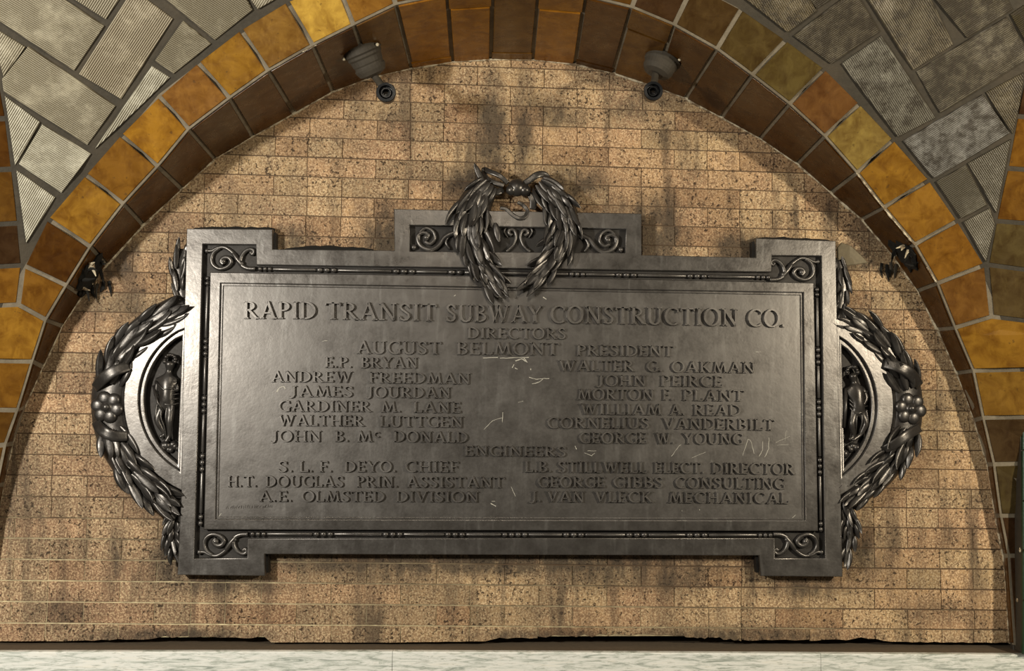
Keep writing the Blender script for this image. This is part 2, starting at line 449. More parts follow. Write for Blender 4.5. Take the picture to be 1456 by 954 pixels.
# ------------------------------------------------------------------ soffit (trim_1) and the amber face bands
trim = empty('trim_1', W(715, 40, .3)); trim['kind'] = 'structure'
def soft(i, t):
    (bx, by), (fx, fy) = BF[i]
    return lerp(W(bx, by, 0), W(fx, fy, dface(fx, fy)), t)
# grout bed of the soffit
bm = bmesh.new(); rowv = []
ctr = W(CXA, CYA, .25)
for i in range(len(BF)):
    b0, f0 = soft(i, 0), soft(i, 1)
    out = (b0 - W(CXA, CYA, 0)); out.y = 0; out.normalize()
    rowv.append([bm.verts.new(b0 + Vector((0, .03, 0)) + out * .0005), bm.verts.new(f0 + out * .0005), bm.verts.new(f0 + out * .06 + Vector((0, .01, 0)))])
for a, b in zip(rowv, rowv[1:]):
    for k in range(2): bm.faces.new((a[k], a[k + 1], b[k + 1], b[k]))
bm_obj('soffit_grout', bm, GROUT, trim)
DK = (.120, .048, .006); MD = (.20, .092, .012); OR = (.33, .150, .016); GO = (.44, .22, .022); BR = (.09, .045, .014)
def tint(c, k=1.0):
    q = R.uniform(.85, 1.15) * k; return (c[0] * q * .68, c[1] * q * .68, c[2] * q * .85, 1)
splits = {17: [0, .1, 1], 18: [0, .82, 1], 19: [0, .12, 1], 20: [0, .8, 1], 22: [0, .74, 1], 21: [0, .08, 1]}
for i in range(len(BF) - 1):
    ts = splits.get(i, [0, 1])
    for t0, t1 in zip(ts, ts[1:]):
        q = [soft(i, t0), soft(i + 1, t0), soft(i + 1, t1), soft(i, t1)]
        nrm = (q[1] - q[0]).cross(q[3] - q[0]).normalized()
        if nrm.dot(ctr - q[0]) < 0: nrm = -nrm
        w_ = (q[1] - q[0]).length
        if w_ < .01: continue
        cc = MD if 15 <= i <= 22 and i % 3 else DK  # darker tones paint in the soffit's shade, deepest towards the sides
        if i in (17, 18, 20): cc = (.40, .165, .012)
        slab_tile('amber_tile', [p - nrm * .0008 for p in q], nrm, 0.0056 + R.uniform(-.0004, .0004), .0072 if abs(t1 - t0) > .3 else .003, .002, AMBER, trim, .0006, color=tint(cc), dome=.0014)
# plaster bead where the wall meets the soffit
def tube(bm, pts, rad, sides=8, cap=True, up=Vector((0, -1, 0)), flat=1.0):
    rings = []
    for i, p in enumerate(pts):
        a = pts[max(i - 1, 0)]; b = pts[min(i + 1, len(pts) - 1)]
        t = (b - a).normalized(); n = up - t * up.dot(t)
        if n.length < 1e-4: n = Vector((1, 0, 0)) - t * t.x
        n.normalize(); s = t.cross(n)
        r = rad[i] if hasattr(rad, '__len__') else rad
        rings.append([bm.verts.new(p + (s * math.cos(2 * math.pi * k / sides) + n * math.sin(2 * math.pi * k / sides) * flat) * r) for k in range(sides)])
    for A, B in zip(rings, rings[1:]):
        for k in range(sides): bm.faces.new((A[k], A[(k + 1) % sides], B[(k + 1) % sides], B[k]))
    if cap: bm.faces.new(rings[0][::-1]); bm.faces.new(rings[-1])
bm = bmesh.new(); P_ = []
for i in range(2, len(BF) - 1):
    n_ = 12
    for k in range(n_):
        bx = lerp(BF[i][0][0], BF[i + 1][0][0], k / n_); by = lerp(BF[i][0][1], BF[i + 1][0][1], k / n_)
        pw = W(bx, by, 0); cc_ = (W(CXA, CYA, 0) - pw).normalized(); P_.append(pw + cc_ * .003 + Vector((0, -.003, 0)))
seg = []; 
rad = []
for q, p in enumerate(P_):
    v = noise.noise(p * 9) + .5 * noise.noise(p * 40)
    rad.append(max(.0018, .0050 + .0050 * v))
tube(bm, P_, rad, 6)
bm_obj('plaster_bead', bm, PLASTER, trim, smooth=True)
# chipped bead on the front arris, right side
for a, b, r0 in (((1218, 246), (1300, 348), .0055), ((1318, 380), (1331, 401), .005), ((430, 74), (450, 64), .002)):
    bm = bmesh.new(); pts = []; rr = []
    for k in range(26):
        x = lerp(a[0], b[0], k / 25); y = lerp(a[1], b[1], k / 25)
        if a[0] == 1218: y += 5 * math.sin(k / 25 * math.pi) * .4
        pts.append(FW(x, y, .002)); rr.append(max(.001, r0 * (.55 + 1.1 * noise.noise(Vector((k * .9, a[0], 0))))))
    tube(bm, pts, rr, 6); bm_obj('plaster_chip', bm, PLASTER, trim, smooth=True)

# face band
JG = [((66, 455), (26, 433)), ((95, 406), (33, 377)), ((129, 351), (66, 310)), ((176, 290), (120, 247)), ((225, 237), (170, 190)), ((269, 184), (225, 135)),
      ((327, 140), (280, 87)), ((382, 101), (341, 40)), ((445, 65), (407, 0)), ((503, 36), (478, -28)), ((563, 7), (543, -55)), ((636, -8), (628, -70)),
      ((700, -12), (700, -74)), ((766, -10), (772, -72)), ((832, -5), (845, -66)), ((898, 11), (920, -50)), ((958, 36), (987, -24)), ((1019, 70), (1055, 11)),
      ((1069, 107), (1119, 55)), ((1122, 148), (1174, 96)), ((1172, 194), (1224, 146)), ((1218, 246), (1272, 197)), ((1256, 295), (1323, 255)), ((1300, 348), (1363, 313)),
      ((1332, 403), (1402, 376)), ((1357, 466), (1410, 450))]
COLS = [OR, DK, GO, OR, (.50, .24, .02), (.40, .185, .03), GO, (.42, .22, .035), (.72, .44, .06), (.40, .19, .025), MD, MD, MD, MD, MD, BR, (.13, .075, .02), (.15, .10, .025), (.17, .12, .028), (.24, .11, .025), (.42, .29, .06), (.40, .20, .02), (.38, .185, .02), OR, (.26, .12, .02)]  # right of the crown, dirt and lamp fall-off are painted into the colours
polys = []
for i in range(len(JG) - 1):
    (f0, g0), (f1, g1) = JG[i], JG[i + 1]
    polys.append(([f0, f1, g1, g0], COLS[i]))
polys += [([(-60, 437), (26, 433), (66, 455), (47, 514), (-60, 512)], GO), ([(-60, 512), (47, 514), (26, 583), (-60, 582)], OR), ([(-60, 582), (26, 583), (9, 632), (-60, 640)], MD),
          ([(-60, 640), (9, 632), (-3, 690), (-60, 700)], MD), ([(-60, 700), (-3, 690), (-11, 742), (-60, 760)], MD), ([(-60, 760), (-11, 742), (-22, 820), (-60, 830)], MD),
          ([(1410, 450), (1520, 464), (1520, 524), (1383, 527), (1357, 466)], GO), ([(1383, 527), (1520, 524), (1520, 592), (1397, 594)], (.38, .2, .025)), ([(1397, 594), (1520, 592), (1520, 657), (1412, 660)], (.10, .06, .02)),
          ([(1412, 660), (1520, 657), (1520, 733), (1422, 733)], (.12, .085, .025)), ([(1422, 733), (1520, 733), (1520, 790), (1433, 790)], BR), ([(1433, 790), (1520, 790), (1520, 925), (1442, 925)], BR)]
polysL = [([(-60, 95), (-2, 95), (11, 168), (-60, 170)], DK), ([(-60, 170), (11, 168), (20, 240), (-60, 244)], DK), ([(-60, 244), (20, 240), (28, 317), (-60, 322)], MD), ([(-60, 322), (28, 317), (33, 377), (-60, 382)], BR), ([(-60, 382), (33, 377), (26, 433), (-60, 437)], OR)]
polysR = [([(1458, 95), (1520, 95), (1520, 170), (1444, 165)], BR), ([(1444, 165), (1520, 170), (1520, 246), (1430, 239)], OR), ([(1430, 239), (1520, 246), (1520, 322), (1414, 314)], (.34, .16, .02)), ([(1414, 314), (1520, 322), (1520, 392), (1403, 376)], (.17, .12, .035)), ([(1403, 376), (1520, 392), (1520, 464), (1410, 450)], (.15, .10, .03))]
def face_tile(name, poly, mat, parent, inset, thick, bevel, color, dome=0, uvd=None):
    pts = [FW(x, y) for x, y in poly]
    n = len(pts); nr = Vector()
    for i in range(n): nr += pts[i].cross(pts[(i + 1) % n])
    nr.normalize()
    if nr.y > 0: nr = -nr
    d3 = None
    if uvd is not None:
        c0 = poly[0]; d3 = FW(c0[0] + uvd[0], c0[1] + uvd[1]) - FW(*c0)
    return slab_tile(name, pts, nr, thick, inset, bevel, mat, parent, .0006, uvdir=d3, dome=dome, color=color)
for poly, c in polys: face_tile('amber_tile', poly, AMBER, trim, .0074, .0040 + R.uniform(-.0006, .0006), .0022, tint(c), .0008)
tl = empty('trim_2', FW(0, 260)); tl['kind'] = 'structure'
tr = empty('trim_3', FW(1456, 260)); tr['kind'] = 'structure'
for poly, c in polysL: face_tile('amber_tile', poly, AMBER, tl, .0074, .0040, .0022, tint(c), .0008)
for poly, c in polysR: face_tile('amber_tile', poly, AMBER, tr, .0074, .0040, .0022, tint(c), .0008)
# grout bed behind every face tile (the vault surface)
vault = empty('ceiling', FW(100, 60)); vault['kind'] = 'structure'
bm = bmesh.new(); rows = []
rr = [0, 30, 66, 110, 170, 240, 320, 400, 500]
for i in range(len(BF)):
    fx, fy = BF[i][1]
    vx, vy = fx - CXA, fy - CYA; l = math.hypot(vx, vy)
    rows.append([bm.verts.new(FW(fx + vx / l * t, fy + vy / l * t, .0012)) for t in rr])
for a, b in zip(rows, rows[1:]):
    for k in range(len(rr) - 1):
        f_ = bm.faces.new((a[k], a[k + 1], b[k + 1], b[k])); f_.material_index = 0 if k >= 2 else 1
bmesh.ops.subdivide_edges(bm, edges=bm.edges[:], cuts=3, use_grid_fill=True)
for v in bm.verts: v.co.y -= .0015 * noise.noise(v.co * 30)
vg = bm_obj('vault_grout', bm, mat_grout('brown_vault_grout', .24), vault, smooth=True); vg.data.materials.append(GROUT)
bs, sl = (105, 68), (66, -104)            # rib directions in the left web
bs2, sl2 = (72, 114), (66, -44)
CR = (.53, .49, .375); WH = (.76, .74, .61); GR = (.41, .375, .28)
cream = [([(146, 36), (105, 97), (0, 28), (-60, -11), (-19, -72)], bs, CR, .75), ([(150, 24), (172, -8), (150, -60), (100, -40), (106, -4)], sl, CR, .75), ([(115, 104), (172, 138), (244, 26), (190, -14)], sl, (.53, .47, .35), .75),
         ([(41, 67), (162, 150), (124, 203), (7, 128), (5, 112)], bs, CR, .75), ([(-30, 26), (34, 66), (6, 104), (-6, 60)], sl, CR, .75), ([(9, 139), (55, 173), (22, 230)], sl, WH, .8),
         ([(61, 178), (127, 218), (87, 271), (29, 232)], bs, WH, .8), ([(25, 244), (76, 280), (38, 341)], sl, WH, .8), ([(217, 95), (239, 109), (198, 150), (138, 207)], sl, (.72, .70, .58), .85),
         ([(261, 31), (298, 61), (247, 102), (223, 85)], bs, GR, .75), ([(232, -8), (306, 54), (357, 13), (330, -40), (270, -60)], bs, GR, .7), ([(367, 10), (390, -3), (380, -30), (352, -10)], sl, CR, .75),
         ([(1060, -4), (1119, 43), (1158, 14), (1138, -22), (1040, -30)], bs2, (.48, .40, .25), .34), ([(1161, 10), (1186, -6), (1168, -22), (1146, -10)], sl2, GR, .25), ([(1130, 50), (1181, 88), (1248, 43), (1216, -8), (1206, -8)], sl2, (.42, .37, .27), .27),
         ([(1225, -18), (1298, 97), (1353, 62), (1300, -45)], bs2, (.50, .43, .30), .34), ([(1325, -10), (1375, 51), (1437, 12), (1400, -60), (1350, -50)], sl2, (.50, .45, .33), .24), ([(1304, 101), (1430, 25), (1464, 80), (1337, 158)], sl2, (.55, .50, .38), .26),
         ([(1438, 20), (1456, 8), (1510, 60), (1470, 78)], sl2, (.22, .18, .08), .3), ([(1198, 90), (1252, 52), (1327, 166), (1276, 192)], bs2, (.62, .60, .50), .34), ([(1286, 200), (1396, 135), (1433, 188), (1328, 251)], sl2, (.80, .80, .76), .30),
         ([(1403, 131), (1454, 104), (1449, 145), (1439, 186)], bs2, (.40, .34, .22), .36), ([(1378, 232), (1435, 200), (1416, 298)], bs2, GR, .7), ([(1333, 258), (1372, 236), (1401, 290), (1367, 308)], sl2, GR, .75), ([(1372, 315), (1406, 297), (1413, 318), (1401, 368)], bs2, CR, .7)]
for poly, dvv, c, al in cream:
    face_tile('cream_tile', poly, CREAM, vault, -.0034, .009 + R.uniform(-.001, .002), .002, tuple(v * (.48 if poly[0][0] > 900 else 1) for v in c) + (al,), 0, dvv)  # right-hand tiles darkened: dirt, and weaker light painted into the colour

# ------------------------------------------------------------------ marble ledge (trim_4) and green pilaster (trim_5)
ledge = empty('trim_4', W(700, 927, .11)); ledge['kind'] = 'structure'
dl = .115
def X_(px, py, d): return W(px, py, d).x
joints = [(-160, 927), (558, 926.5), (1167, 929.5), (1620, 932)]
for (a, ya), (b, yb) in zip(joints, joints[1:]):
    za, zb = W(a, ya, dl).z, W(b, yb, dl).z
    x0, x1 = X_(a, ya, dl) + .0008, X_(b, yb, dl) - .0008
    bm = bmesh.new()
    vs = []
    for x, z in ((x0, za), (x1, zb)):
        vs.append([bm.verts.new((x, yy, zz)) for yy, zz in ((-dl + .012, z - .25), (-dl, z - .20), (-dl, z - .004), (-dl + .004, z), (-.085, z), (-.085, z - .25))])
    n = 6
    for k in range(n): bm.faces.new((vs[0][k], vs[0][(k + 1) % n], vs[1][(k + 1) % n], vs[1][k]))
    bm.faces.new(vs[0]); bm.faces.new(vs[1][::-1])
    bm_obj('marble_slab', bm, MARBLE, ledge)
# dusty bed between wall and marble
zt = W(700, 918, 0).z
bm = bmesh.new(); nx, ny = 90, 6; g = []
x0, x1 = X_(-160, 927, dl), X_(1620, 931, dl)
za, zb = W(-160, 927, dl).z, W(1620, 932, dl).z
for i in range(nx + 1):
    x = lerp(x0, x1, i / nx); col = []
    for j in range(ny + 1):
        t = j / ny; z = lerp(lerp(za, zb, i / nx), zline(len(L0) - 1, x) - .002, t)
        y = lerp(-.086, .10, t)
        if t > .05: z += .0035 * noise.noise(Vector((x * 14, y * 25, 3)))
        col.append(bm.verts.new((x, y, z)))
    g.append(col)
for i in range(nx):
    for j in range(ny): bm.faces.new((g[i][j], g[i + 1][j], g[i + 1][j + 1], g[i][j + 1]))
bm_obj('dusty_bed', bm, RUST, ledge, smooth=True)

pil = empty('trim_5', W(1470, 927, .16)); pil['kind'] = 'structure'
gy = [470, 560, 640, 712, 782, 853, 930]
dp = .13
for a, b in zip(gy, gy[1:]):
    xa = 1452
    pts = [W(xa, b, dp), W(1560, b, dp), W(1560, a, dp), W(xa, a, dp)]
    slab_tile('green_tile', pts, Vector((0, -1, 0)), .012, .0015, .004, GREEN, pil, 0)
p = W(1452, 700, dp); bm = prism([(p.x + .003, W(0, 935, dp).z), (p.x + .4, W(0, 935, dp).z), (p.x + .4, W(0, 465, dp).z), (p.x + .003, W(0, 465, dp).z)], -dp, -.05)
bm_obj('pilaster_core', bm, DARKGREY, pil)
# dark jamb strip between the brick and the pilaster
q = [W(1433, 792, .02), W(1442, 800, .02), W(1445, 927, .02), W(1437, 927, .02)]
slab_tile('jamb_strip', q, Vector((0, -1, 0)), .02, 0, .003, DARKGREY, pil)
for x, y in ((1445, 782), (1441, 853)):
    c = W(x + 5, y, .147); bm = bmesh.new(); bmesh.ops.create_icosphere(bm, subdivisions=1, radius=.006)
    for v in bm.verts: v.co = Vector((v.co.x * .6, v.co.y * .5, v.co.z * 1.3)) * R.uniform(.7, 1.2) + c
    bm_obj('mortar_chip', bm, PLASTER, pil)

# ================================================================== the bronze plaque
PQ = empty('plaque', M(724, 580, 0))
PQ['label'] = 'large dark bronze plaque with raised names, laurel wreath and side garlands on the brick wall'
PQ['category'] = 'plaque'
def PM(p): return M(p[0], p[1], p[2] if len(p) > 2 else 0)      # photo px on the plaque face, z px proud

def sheet(name, outer, holes, z0, z1, bev, mat, parent, label=None):
    """flat plate with holes, edges bevelled, from z0 to z1 (px proud of the face plane)"""
    cu = bpy.data.curves.new(name, 'CURVE'); cu.dimensions = '2D'; cu.fill_mode = 'BOTH'
    for ring in [outer] + holes:
        sp = cu.splines.new('POLY'); sp.points.add(len(ring) - 1); sp.use_cyclic_u = True
        for i, (x, y) in enumerate(ring): sp.points[i].co = (x * U, -y * U, 0, 1)
    h = (z1 - z0) / 2 * U
    cu.bevel_depth = bev * U; cu.extrude = max(h - bev * U, 1e-5); cu.offset = -bev * U; cu.bevel_resolution = 1
    o = bpy.data.objects.new(name, cu); me = bpy.data.meshes.new_from_object(o)
    bpy.data.objects.remove(o); bpy.data.curves.remove(cu)
    zc = (z0 + z1) / 2
    for v in me.vertices: v.co = M(v.co.x / U, -v.co.y / U, zc + v.co.z / U)
    me.materials.clear()
    c = sum((v.co for v in me.vertices), Vector()) / len(me.vertices)
    ob = link(name, me, mat, parent, c)
    if label: ob['label'] = label
    return ob

OUT = [(266.2, 325.4), (388, 326.3), (388, 354.7), (561, 356.6), (560.3, 297.5), (912, 304), (912, 363), (1074, 366.5), (1074, 339), (1187.7, 342.8),
       (1189, 423), (1197.5, 819.7), (1080.7, 818.6), (1079, 789.5), (376.7, 787.5), (377.4, 818.5), (252.7, 817), (258.5, 700), (263, 441)]
HOLE = [(289, 347.4), (364.5, 348), (365, 376.8), (1096.6, 387), (1097, 363.3), (1167, 364.4), (1172.8, 793.6), (1101, 793.6), (1101, 764.6), (352.8, 765.2), (352, 793), (276.5, 794), (283, 570)]
CH = [(583, 320.6), (890, 325.8), (888.5, 360), (583, 357.6)]
TOPZ = 2.5
sheet('outer_frame', OUT, [HOLE, CH], -13, TOPZ, 1.0, BRONZE, PQ)
def shrink(poly, k):
    cx = sum(p[0] for p in poly) / len(poly); cy = sum(p[1] for p in poly) / len(poly)
    return [(p[0] + (k if p[0] < cx else -k), p[1] + (k if p[1] < cy else -k)) for p in poly]
sheet('backing_plate', [(x, y) for x, y in shrink(OUT, 3)], [], -22, -8, .5, DEEP, PQ)
INO = [(299, 387), (728, 393.2), (1157, 402), (1163, 755), (290, 753)]
INI = [(314, 403), (728, 409.3), (1141.6, 416.4), (1145, 740), (306.5, 738)]
sheet('inner_frame', INO, [INI], -10, 1.8, 1.2, BRONZE, PQ)
sheet('panel_fillet', [(x, y) for x, y in shrink(INI, -.6)], [shrink(INI, 3.2)], -9, -1.4, .7, BRONZE, PQ)
sheet('name_panel', shrink(INI, -.8), [], -9, -3.0, .3, PANEL, PQ)
PZ = -3.0

# --- lettering: a stroke alphabet of raised roman capitals --------------------------------
TK, TN, SF = .17, .085, .13
def serif(x, y, w=SF): return ((x - w, y), (x + w, y), TN * .8)
def bowl(cx, cy, rx, ry, a0, a1, n=9):
    return [(cx + rx * math.cos(math.radians(lerp(a0, a1, i / n))), cy + ry * math.sin(math.radians(lerp(a0, a1, i / n)))) for i in range(n + 1)]
def L_(*pts): return list(pts)
GL = {}
def G(ch, w, *st): GL[ch] = (w, st)
def stem(x, y0=.0, y1=1.0, s0=True, s1=True, w=TK, sw=SF):
    o = [([(x, y0), (x, y1)], w)]
    if s0: o.append(([(x - sw, y0 + .035), (x + sw, y0 + .035)], .07))
    if s1: o.append(([(x - sw, y1 - .035), (x + sw, y1 - .035)], .07))
    return o
G('A', .88, *([([(.12, .0), (.45, 1.0)], TN), ([(.43, 1.0), (.78, 0)], TK), ([(.24, .33), (.66, .33)], TN)] + [([(.0, .035), (.24, .035)], .07), ([(.64, .035), (.92, .035)], .07)]))
G('B', .68, *(stem(.14) + [(bowl(.18, .76, .34, .22, 90, -90), .12), (bowl(.18, .27, .42, .25, 90, -90), .13)]))
G('C', .84, (bowl(.50, .5, .42, .48, 52, 308, 16), .14), ([(.76, .98), (.78, .72)], .07))
G('c', .84, (bowl(.50, .5, .42, .48, 52, 308, 12), .2))
G('D', .86, *(stem(.14) + [(bowl(.22, .5, .56, .48, 90, -90, 12), .135)]))
G('E', .64, *(stem(.14) + [([(.14, .96), (.58, .96)], TN), ([(.14, .5), (.48, .5)], TN), ([(.14, .04), (.60, .04)], TN), ([(.57, .99), (.57, .80)], .06), ([(.60, .01), (.60, .22)], .06), ([(.47, .6), (.47, .4)], .05)]))
G('F', .60, *(stem(.14) + [([(.14, .96), (.58, .96)], TN), ([(.14, .5), (.48, .5)], TN), ([(.57, .99), (.57, .80)], .06), ([(.47, .6), (.47, .4)], .05)]))
G('G', .84, (bowl(.50, .5, .42, .48, 52, 308, 16), .14), ([(.76, .98), (.78, .74)], .07), ([(.76, .02), (.76, .36)], .13), ([(.62, .38), (.88, .38)], .07))
G('H', .90, *(stem(.16) + stem(.74) + [([(.16, .5), (.74, .5)], TN)]))
G('I', .34, *stem(.17))
G('J', .48, *([([(.30, .98), (.30, .16), (.22, -.02), (.08, -.08), (-.04, -.02)], .13)] + [([(.16, .965), (.44, .965)], .07)]))
G('K', .80, *(stem(.16) + [([(.20, .46), (.66, .98)], TN), ([(.30, .56), (.72, .02)], .14), ([(.56, .965), (.78, .965)], .07), ([(.6, .035), (.86, .035)], .07)]))
G('L', .62, *(stem(.14) + [([(.14, .04), (.60, .04)], TN), ([(.60, .0), (.60, .24)], .06)]))
G('M', 1.06, *([([(.14, 0), (.26, 1)], TN), ([(.24, 1), (.54, .08)], .15), ([(.54, .05), (.84, 1)], TN), ([(.82, 1), (.94, 0)], .16), ([(.0, .035), (.28, .035)], .07), ([(.82, .035), (1.08, .035)], .07)]))
G('N', .92, *([([(.16, 0), (.16, 1)], TN), ([(.14, .98), (.76, .02)], .16), ([(.76, 0), (.76, 1)], TN), ([(.02, .035), (.30, .035)], .07), ([(.0, .965), (.2, .965)], .07), ([(.62, .965), (.90, .965)], .07)]))
G('O', .92, (bowl(.46, .5, .40, .49, 0, 360, 20), .14))
G('P', .66, *(stem(.14) + [(bowl(.18, .72, .40, .25, 90, -90), .125)]))
G('R', .78, *(stem(.14) + [(bowl(.18, .73, .38, .24, 90, -90), .12), ([(.32, .48), (.70, .02)], .145), ([(.62, .03), (.84, .03)], .06)]))
G('S', .62, ([(.52, .82), (.42, .94), (.28, .97), (.13, .89), (.10, .74), (.20, .60), (.36, .48), (.50, .36), (.52, .20), (.42, .06), (.27, .02), (.12, .08), (.06, .2)], .125), ([(.53, .96), (.54, .72)], .06), ([(.05, .04), (.05, .28)], .06))
G('T', .76, *([([(.38, 0), (.38, 1)], TK), ([(.04, .95), (.72, .95)], TN), ([(.04, .99), (.0, .80)], .06), ([(.72, .99), (.76, .80)], .06), ([(.24, .035), (.52, .035)], .07)]))
G('U', .88, *([([(.16, .98), (.16, .34), (.22, .14), (.34, .04), (.48, .02), (.62, .08), (.70, .2), (.72, .34)], .15), ([(.72, .98), (.72, .3)], TN * 1.2), ([(.02, .965), (.30, .965)], .07), ([(.58, .965), (.86, .965)], .07)]))
G('V', .86, ([(.10, 1), (.44, 0)], TK), ([(.42, 0), (.76, 1)], TN), ([(-.02, .965), (.24, .965)], .07), ([(.64, .965), (.88, .965)], .07))
G('W', 1.24, ([(.10, 1), (.38, 0)], TK * .95), ([(.36, 0), (.62, .98)], TN), ([(.58, .98), (.86, 0)], TK * .95), ([(.84, 0), (1.12, 1)], TN), ([(-.02, .965), (.24, .965)], .07), ([(1.0, .965), (1.24, .965)], .07))
G('Y', .84, ([(.08, 1), (.42, .46)], TK * .95), ([(.42, .46), (.76, 1)], TN), ([(.42, 0), (.42, .5)], TK), ([(-.02, .965), (.22, .965)], .07), ([(.64, .965), (.86, .965)], .07), ([(.28, .035), (.56, .035)], .07))
G('.', .26, ([(.10, .0), (.10, .15)], .15))
def word(bm, text, x0, x1, b0, b1, h):
    gap = .10 if len(text) > 1 else 0
    tot = sum(GL[c][0] for c in text) + gap * (len(text) - 1)
    sx = (x1 - x0) / tot; x = 0
    zb, zt = PZ - .3, PZ + (5.2 if h > 20 else 4.0)
    stx = min(1.0, sx / h) if False else 1.0
    for c in text:
        w_, st = GL[c]
        for pts, wd in st:
            P = []
            for (px, py) in pts:
                X = x0 + (x + px) * sx; bl = b0 + (b1 - b0) * (X - x0) / (x1 - x0)
                P.append(Vector((X, bl - py * h)))
            hw = wd * h * .5 * 1.22 * (.85 + .15 * min(1.2, sx / h))
            n = len(P); closed = (P[0] - P[-1]).length < .05 * h and n > 4
            base = []; top = []
            for i in range(n):
                if closed: a, b = P[(i - 1) % (n - 1)], P[(i + 1) % (n - 1)]
                else: a, b = P[max(i - 1, 0)], P[min(i + 1, n - 1)]
                t = (b - a).normalized(); nn = Vector((-t.y, t.x))
                # thin at top and bottom of round strokes
                k = 1.0
                if n > 7: k = .62 + .55 * abs(t.y)
                e = 0
                for lst, ww, zz in ((base, hw * k + .25, zb), (top, hw * k * .70, zt)):
                    lst.append((bm.verts.new(M(P[i].x + nn.x * ww, P[i].y + nn.y * ww, zz)), bm.verts.new(M(P[i].x - nn.x * ww, P[i].y - nn.y * ww, zz))))
            for i in range(n - 1):
                bm.faces.new((base[i][0], base[i + 1][0], top[i + 1][0], top[i][0]))
                bm.faces.new((top[i][0], top[i + 1][0], top[i + 1][1], top[i][1]))
                bm.faces.new((top[i][1], top[i + 1][1], base[i + 1][1], base[i][1]))
            for i in (0, n - 1): bm.faces.new((base[i][0], top[i][0], top[i][1], base[i][1]))
        x += w_ + gap
LINES = [
 [('RAPID', 346.5, 449.5, 453, 453.6, 24.5), ('TRANSIT', 463, 620.5, 454, 456.5, 24.5), ('SUBWAY', 634, 771, 457, 459, 24.5), ('CONSTRUCTION', 782.4, 1049.6, 459, 463.6, 24.5), ('CO.', 1063, 1117.5, 464, 465, 24.5)],
 [('DIRECTORS', 665, 805, 481, 482, 15.5)],
 [('AUGUST', 507, 627, 502.6, 503.6, 18), ('BELMONT', 649.5, 795, 504, 505, 18), ('PRESIDENT', 820.5, 958, 505.7, 506.9, 15.5)],
 [('E.P.', 462, 501, 522.6, 522.8, 15.5), ('BRYAN', 513, 594, 523, 523.5, 15.5)],
 [('ANDREW', 385.4, 500.8, 543, 543.6, 15.5), ('FREEDMAN', 525, 669, 544.4, 546, 15.5)],
 [('JAMES', 411.8, 502, 564, 564.3, 15.5), ('JOURDAN', 521.6, 640.8, 565, 566, 15.5)],
 [('GARDINER', 396, 527, 585, 585.5, 15.5), ('M.', 541.4, 571, 586, 586, 15.5), ('LANE', 587.6, 655, 586.4, 587, 15.5)],
 [('WALTHER', 396, 517, 605.3, 606, 15.5), ('LUTTGEN', 540, 658.6, 606.6, 607.6, 15.5)],
 [('JOHN', 385.4, 457, 627.7, 627.9, 15.5), ('B.', 476, 496.4, 627.8, 627.8, 15.5), ('M', 507, 529, 628, 628, 15.5), ('c', 531.5, 540, 621.5, 621.5, 7), ('DONALD', 559.5, 665, 628, 629.5, 15.5)],
 [('ENGINEERS', 660.5, 805, 648, 649.2, 14.5)],
 [('S.', 395, 417.3, 671, 671, 15.5), ('L.', 425.4, 445.6, 671, 671, 15.5), ('F.', 454, 473, 671, 671, 15.5), ('DEYO.', 489.4, 563.8, 671, 671, 15.5), ('CHIEF', 576, 651.8, 671, 671.4, 15.5)],
 [('H.T.', 323, 365.4, 692, 692, 15.5), ('DOUGLAS', 377, 488.8, 692, 692.4, 15.5), ('PRIN.', 507, 566, 692.6, 692.8, 15.5), ('ASSISTANT', 578, 716.7, 692.8, 693.6, 15.5)],
 [('A.E.', 367.7, 416, 713, 713, 15), ('OLMSTED', 429, 547, 713, 713.4, 15), ('DIVISION', 563, 680.6, 713.4, 713.8, 15)],
 [('WALTER', 794.5, 902, 527.3, 528.2, 15.5), ('G.', 919.5, 942.8, 528.5, 528.5, 15.5), ('OAKMAN', 955, 1074, 529, 530.3, 15.5)],
 [('JOHN', 849, 919, 548.6, 549, 15.5), ('PEIRCE', 939.8, 1028, 549.2, 550, 15.5)],
 [('MORTON', 821, 930, 568.2, 568.8, 15.5), ('F.', 942.8, 958, 569, 569, 15.5), ('PLANT', 971.3, 1058.4, 569.4, 570.2, 15.5)],
 [('WILLIAM', 825, 941, 589.2, 589.8, 15.5), ('A.', 952.6, 975, 590, 590, 15.5), ('READ', 986.7, 1053.7, 590.4, 591, 15.5)],
 [('CORNELIUS', 778, 923.7, 608.6, 609.2, 15.5), ('VANDERBILT', 942.8, 1101.6, 609.6, 611.8, 15.5)],
 [('GEORGE', 823.7, 920, 630, 630.4, 15.5), ('W.', 932.3, 960.3, 630.8, 630.8, 15.5), ('YOUNG', 971.3, 1056.8, 631, 631.6, 15.5)],
 [('L.B.', 746.4, 784.8, 671, 671.3, 15.5), ('STILLWELL', 793.5, 919.8, 671.5, 672.3, 15.5), ('ELECT.', 930.5, 1002.6, 672.5, 673, 15.5), ('DIRECTOR', 1012.7, 1130.4, 673.2, 674.6, 15.5)],
 [('GEORGE', 764.6, 860.4, 692.8, 693, 15.5), ('GIBBS', 872, 943.4, 693.2, 693.6, 15.5), ('CONSULTING', 960, 1116.5, 693.8, 695.4, 15.5)],
 [('J.', 754, 770, 713.5, 713.5, 15.5), ('VAN', 777.6, 831, 713.5, 714, 15.5), ('VLECK', 845.4, 927.6, 714, 714.4, 15.5), ('MECHANICAL', 950.6, 1121.7, 714.6, 716, 15.5)],
]
for ln in LINES:
    for wd in ln:
        bm = bmesh.new(); word(bm, *wd); bm_obj('inscription_word', bm, LETTER, PQ)
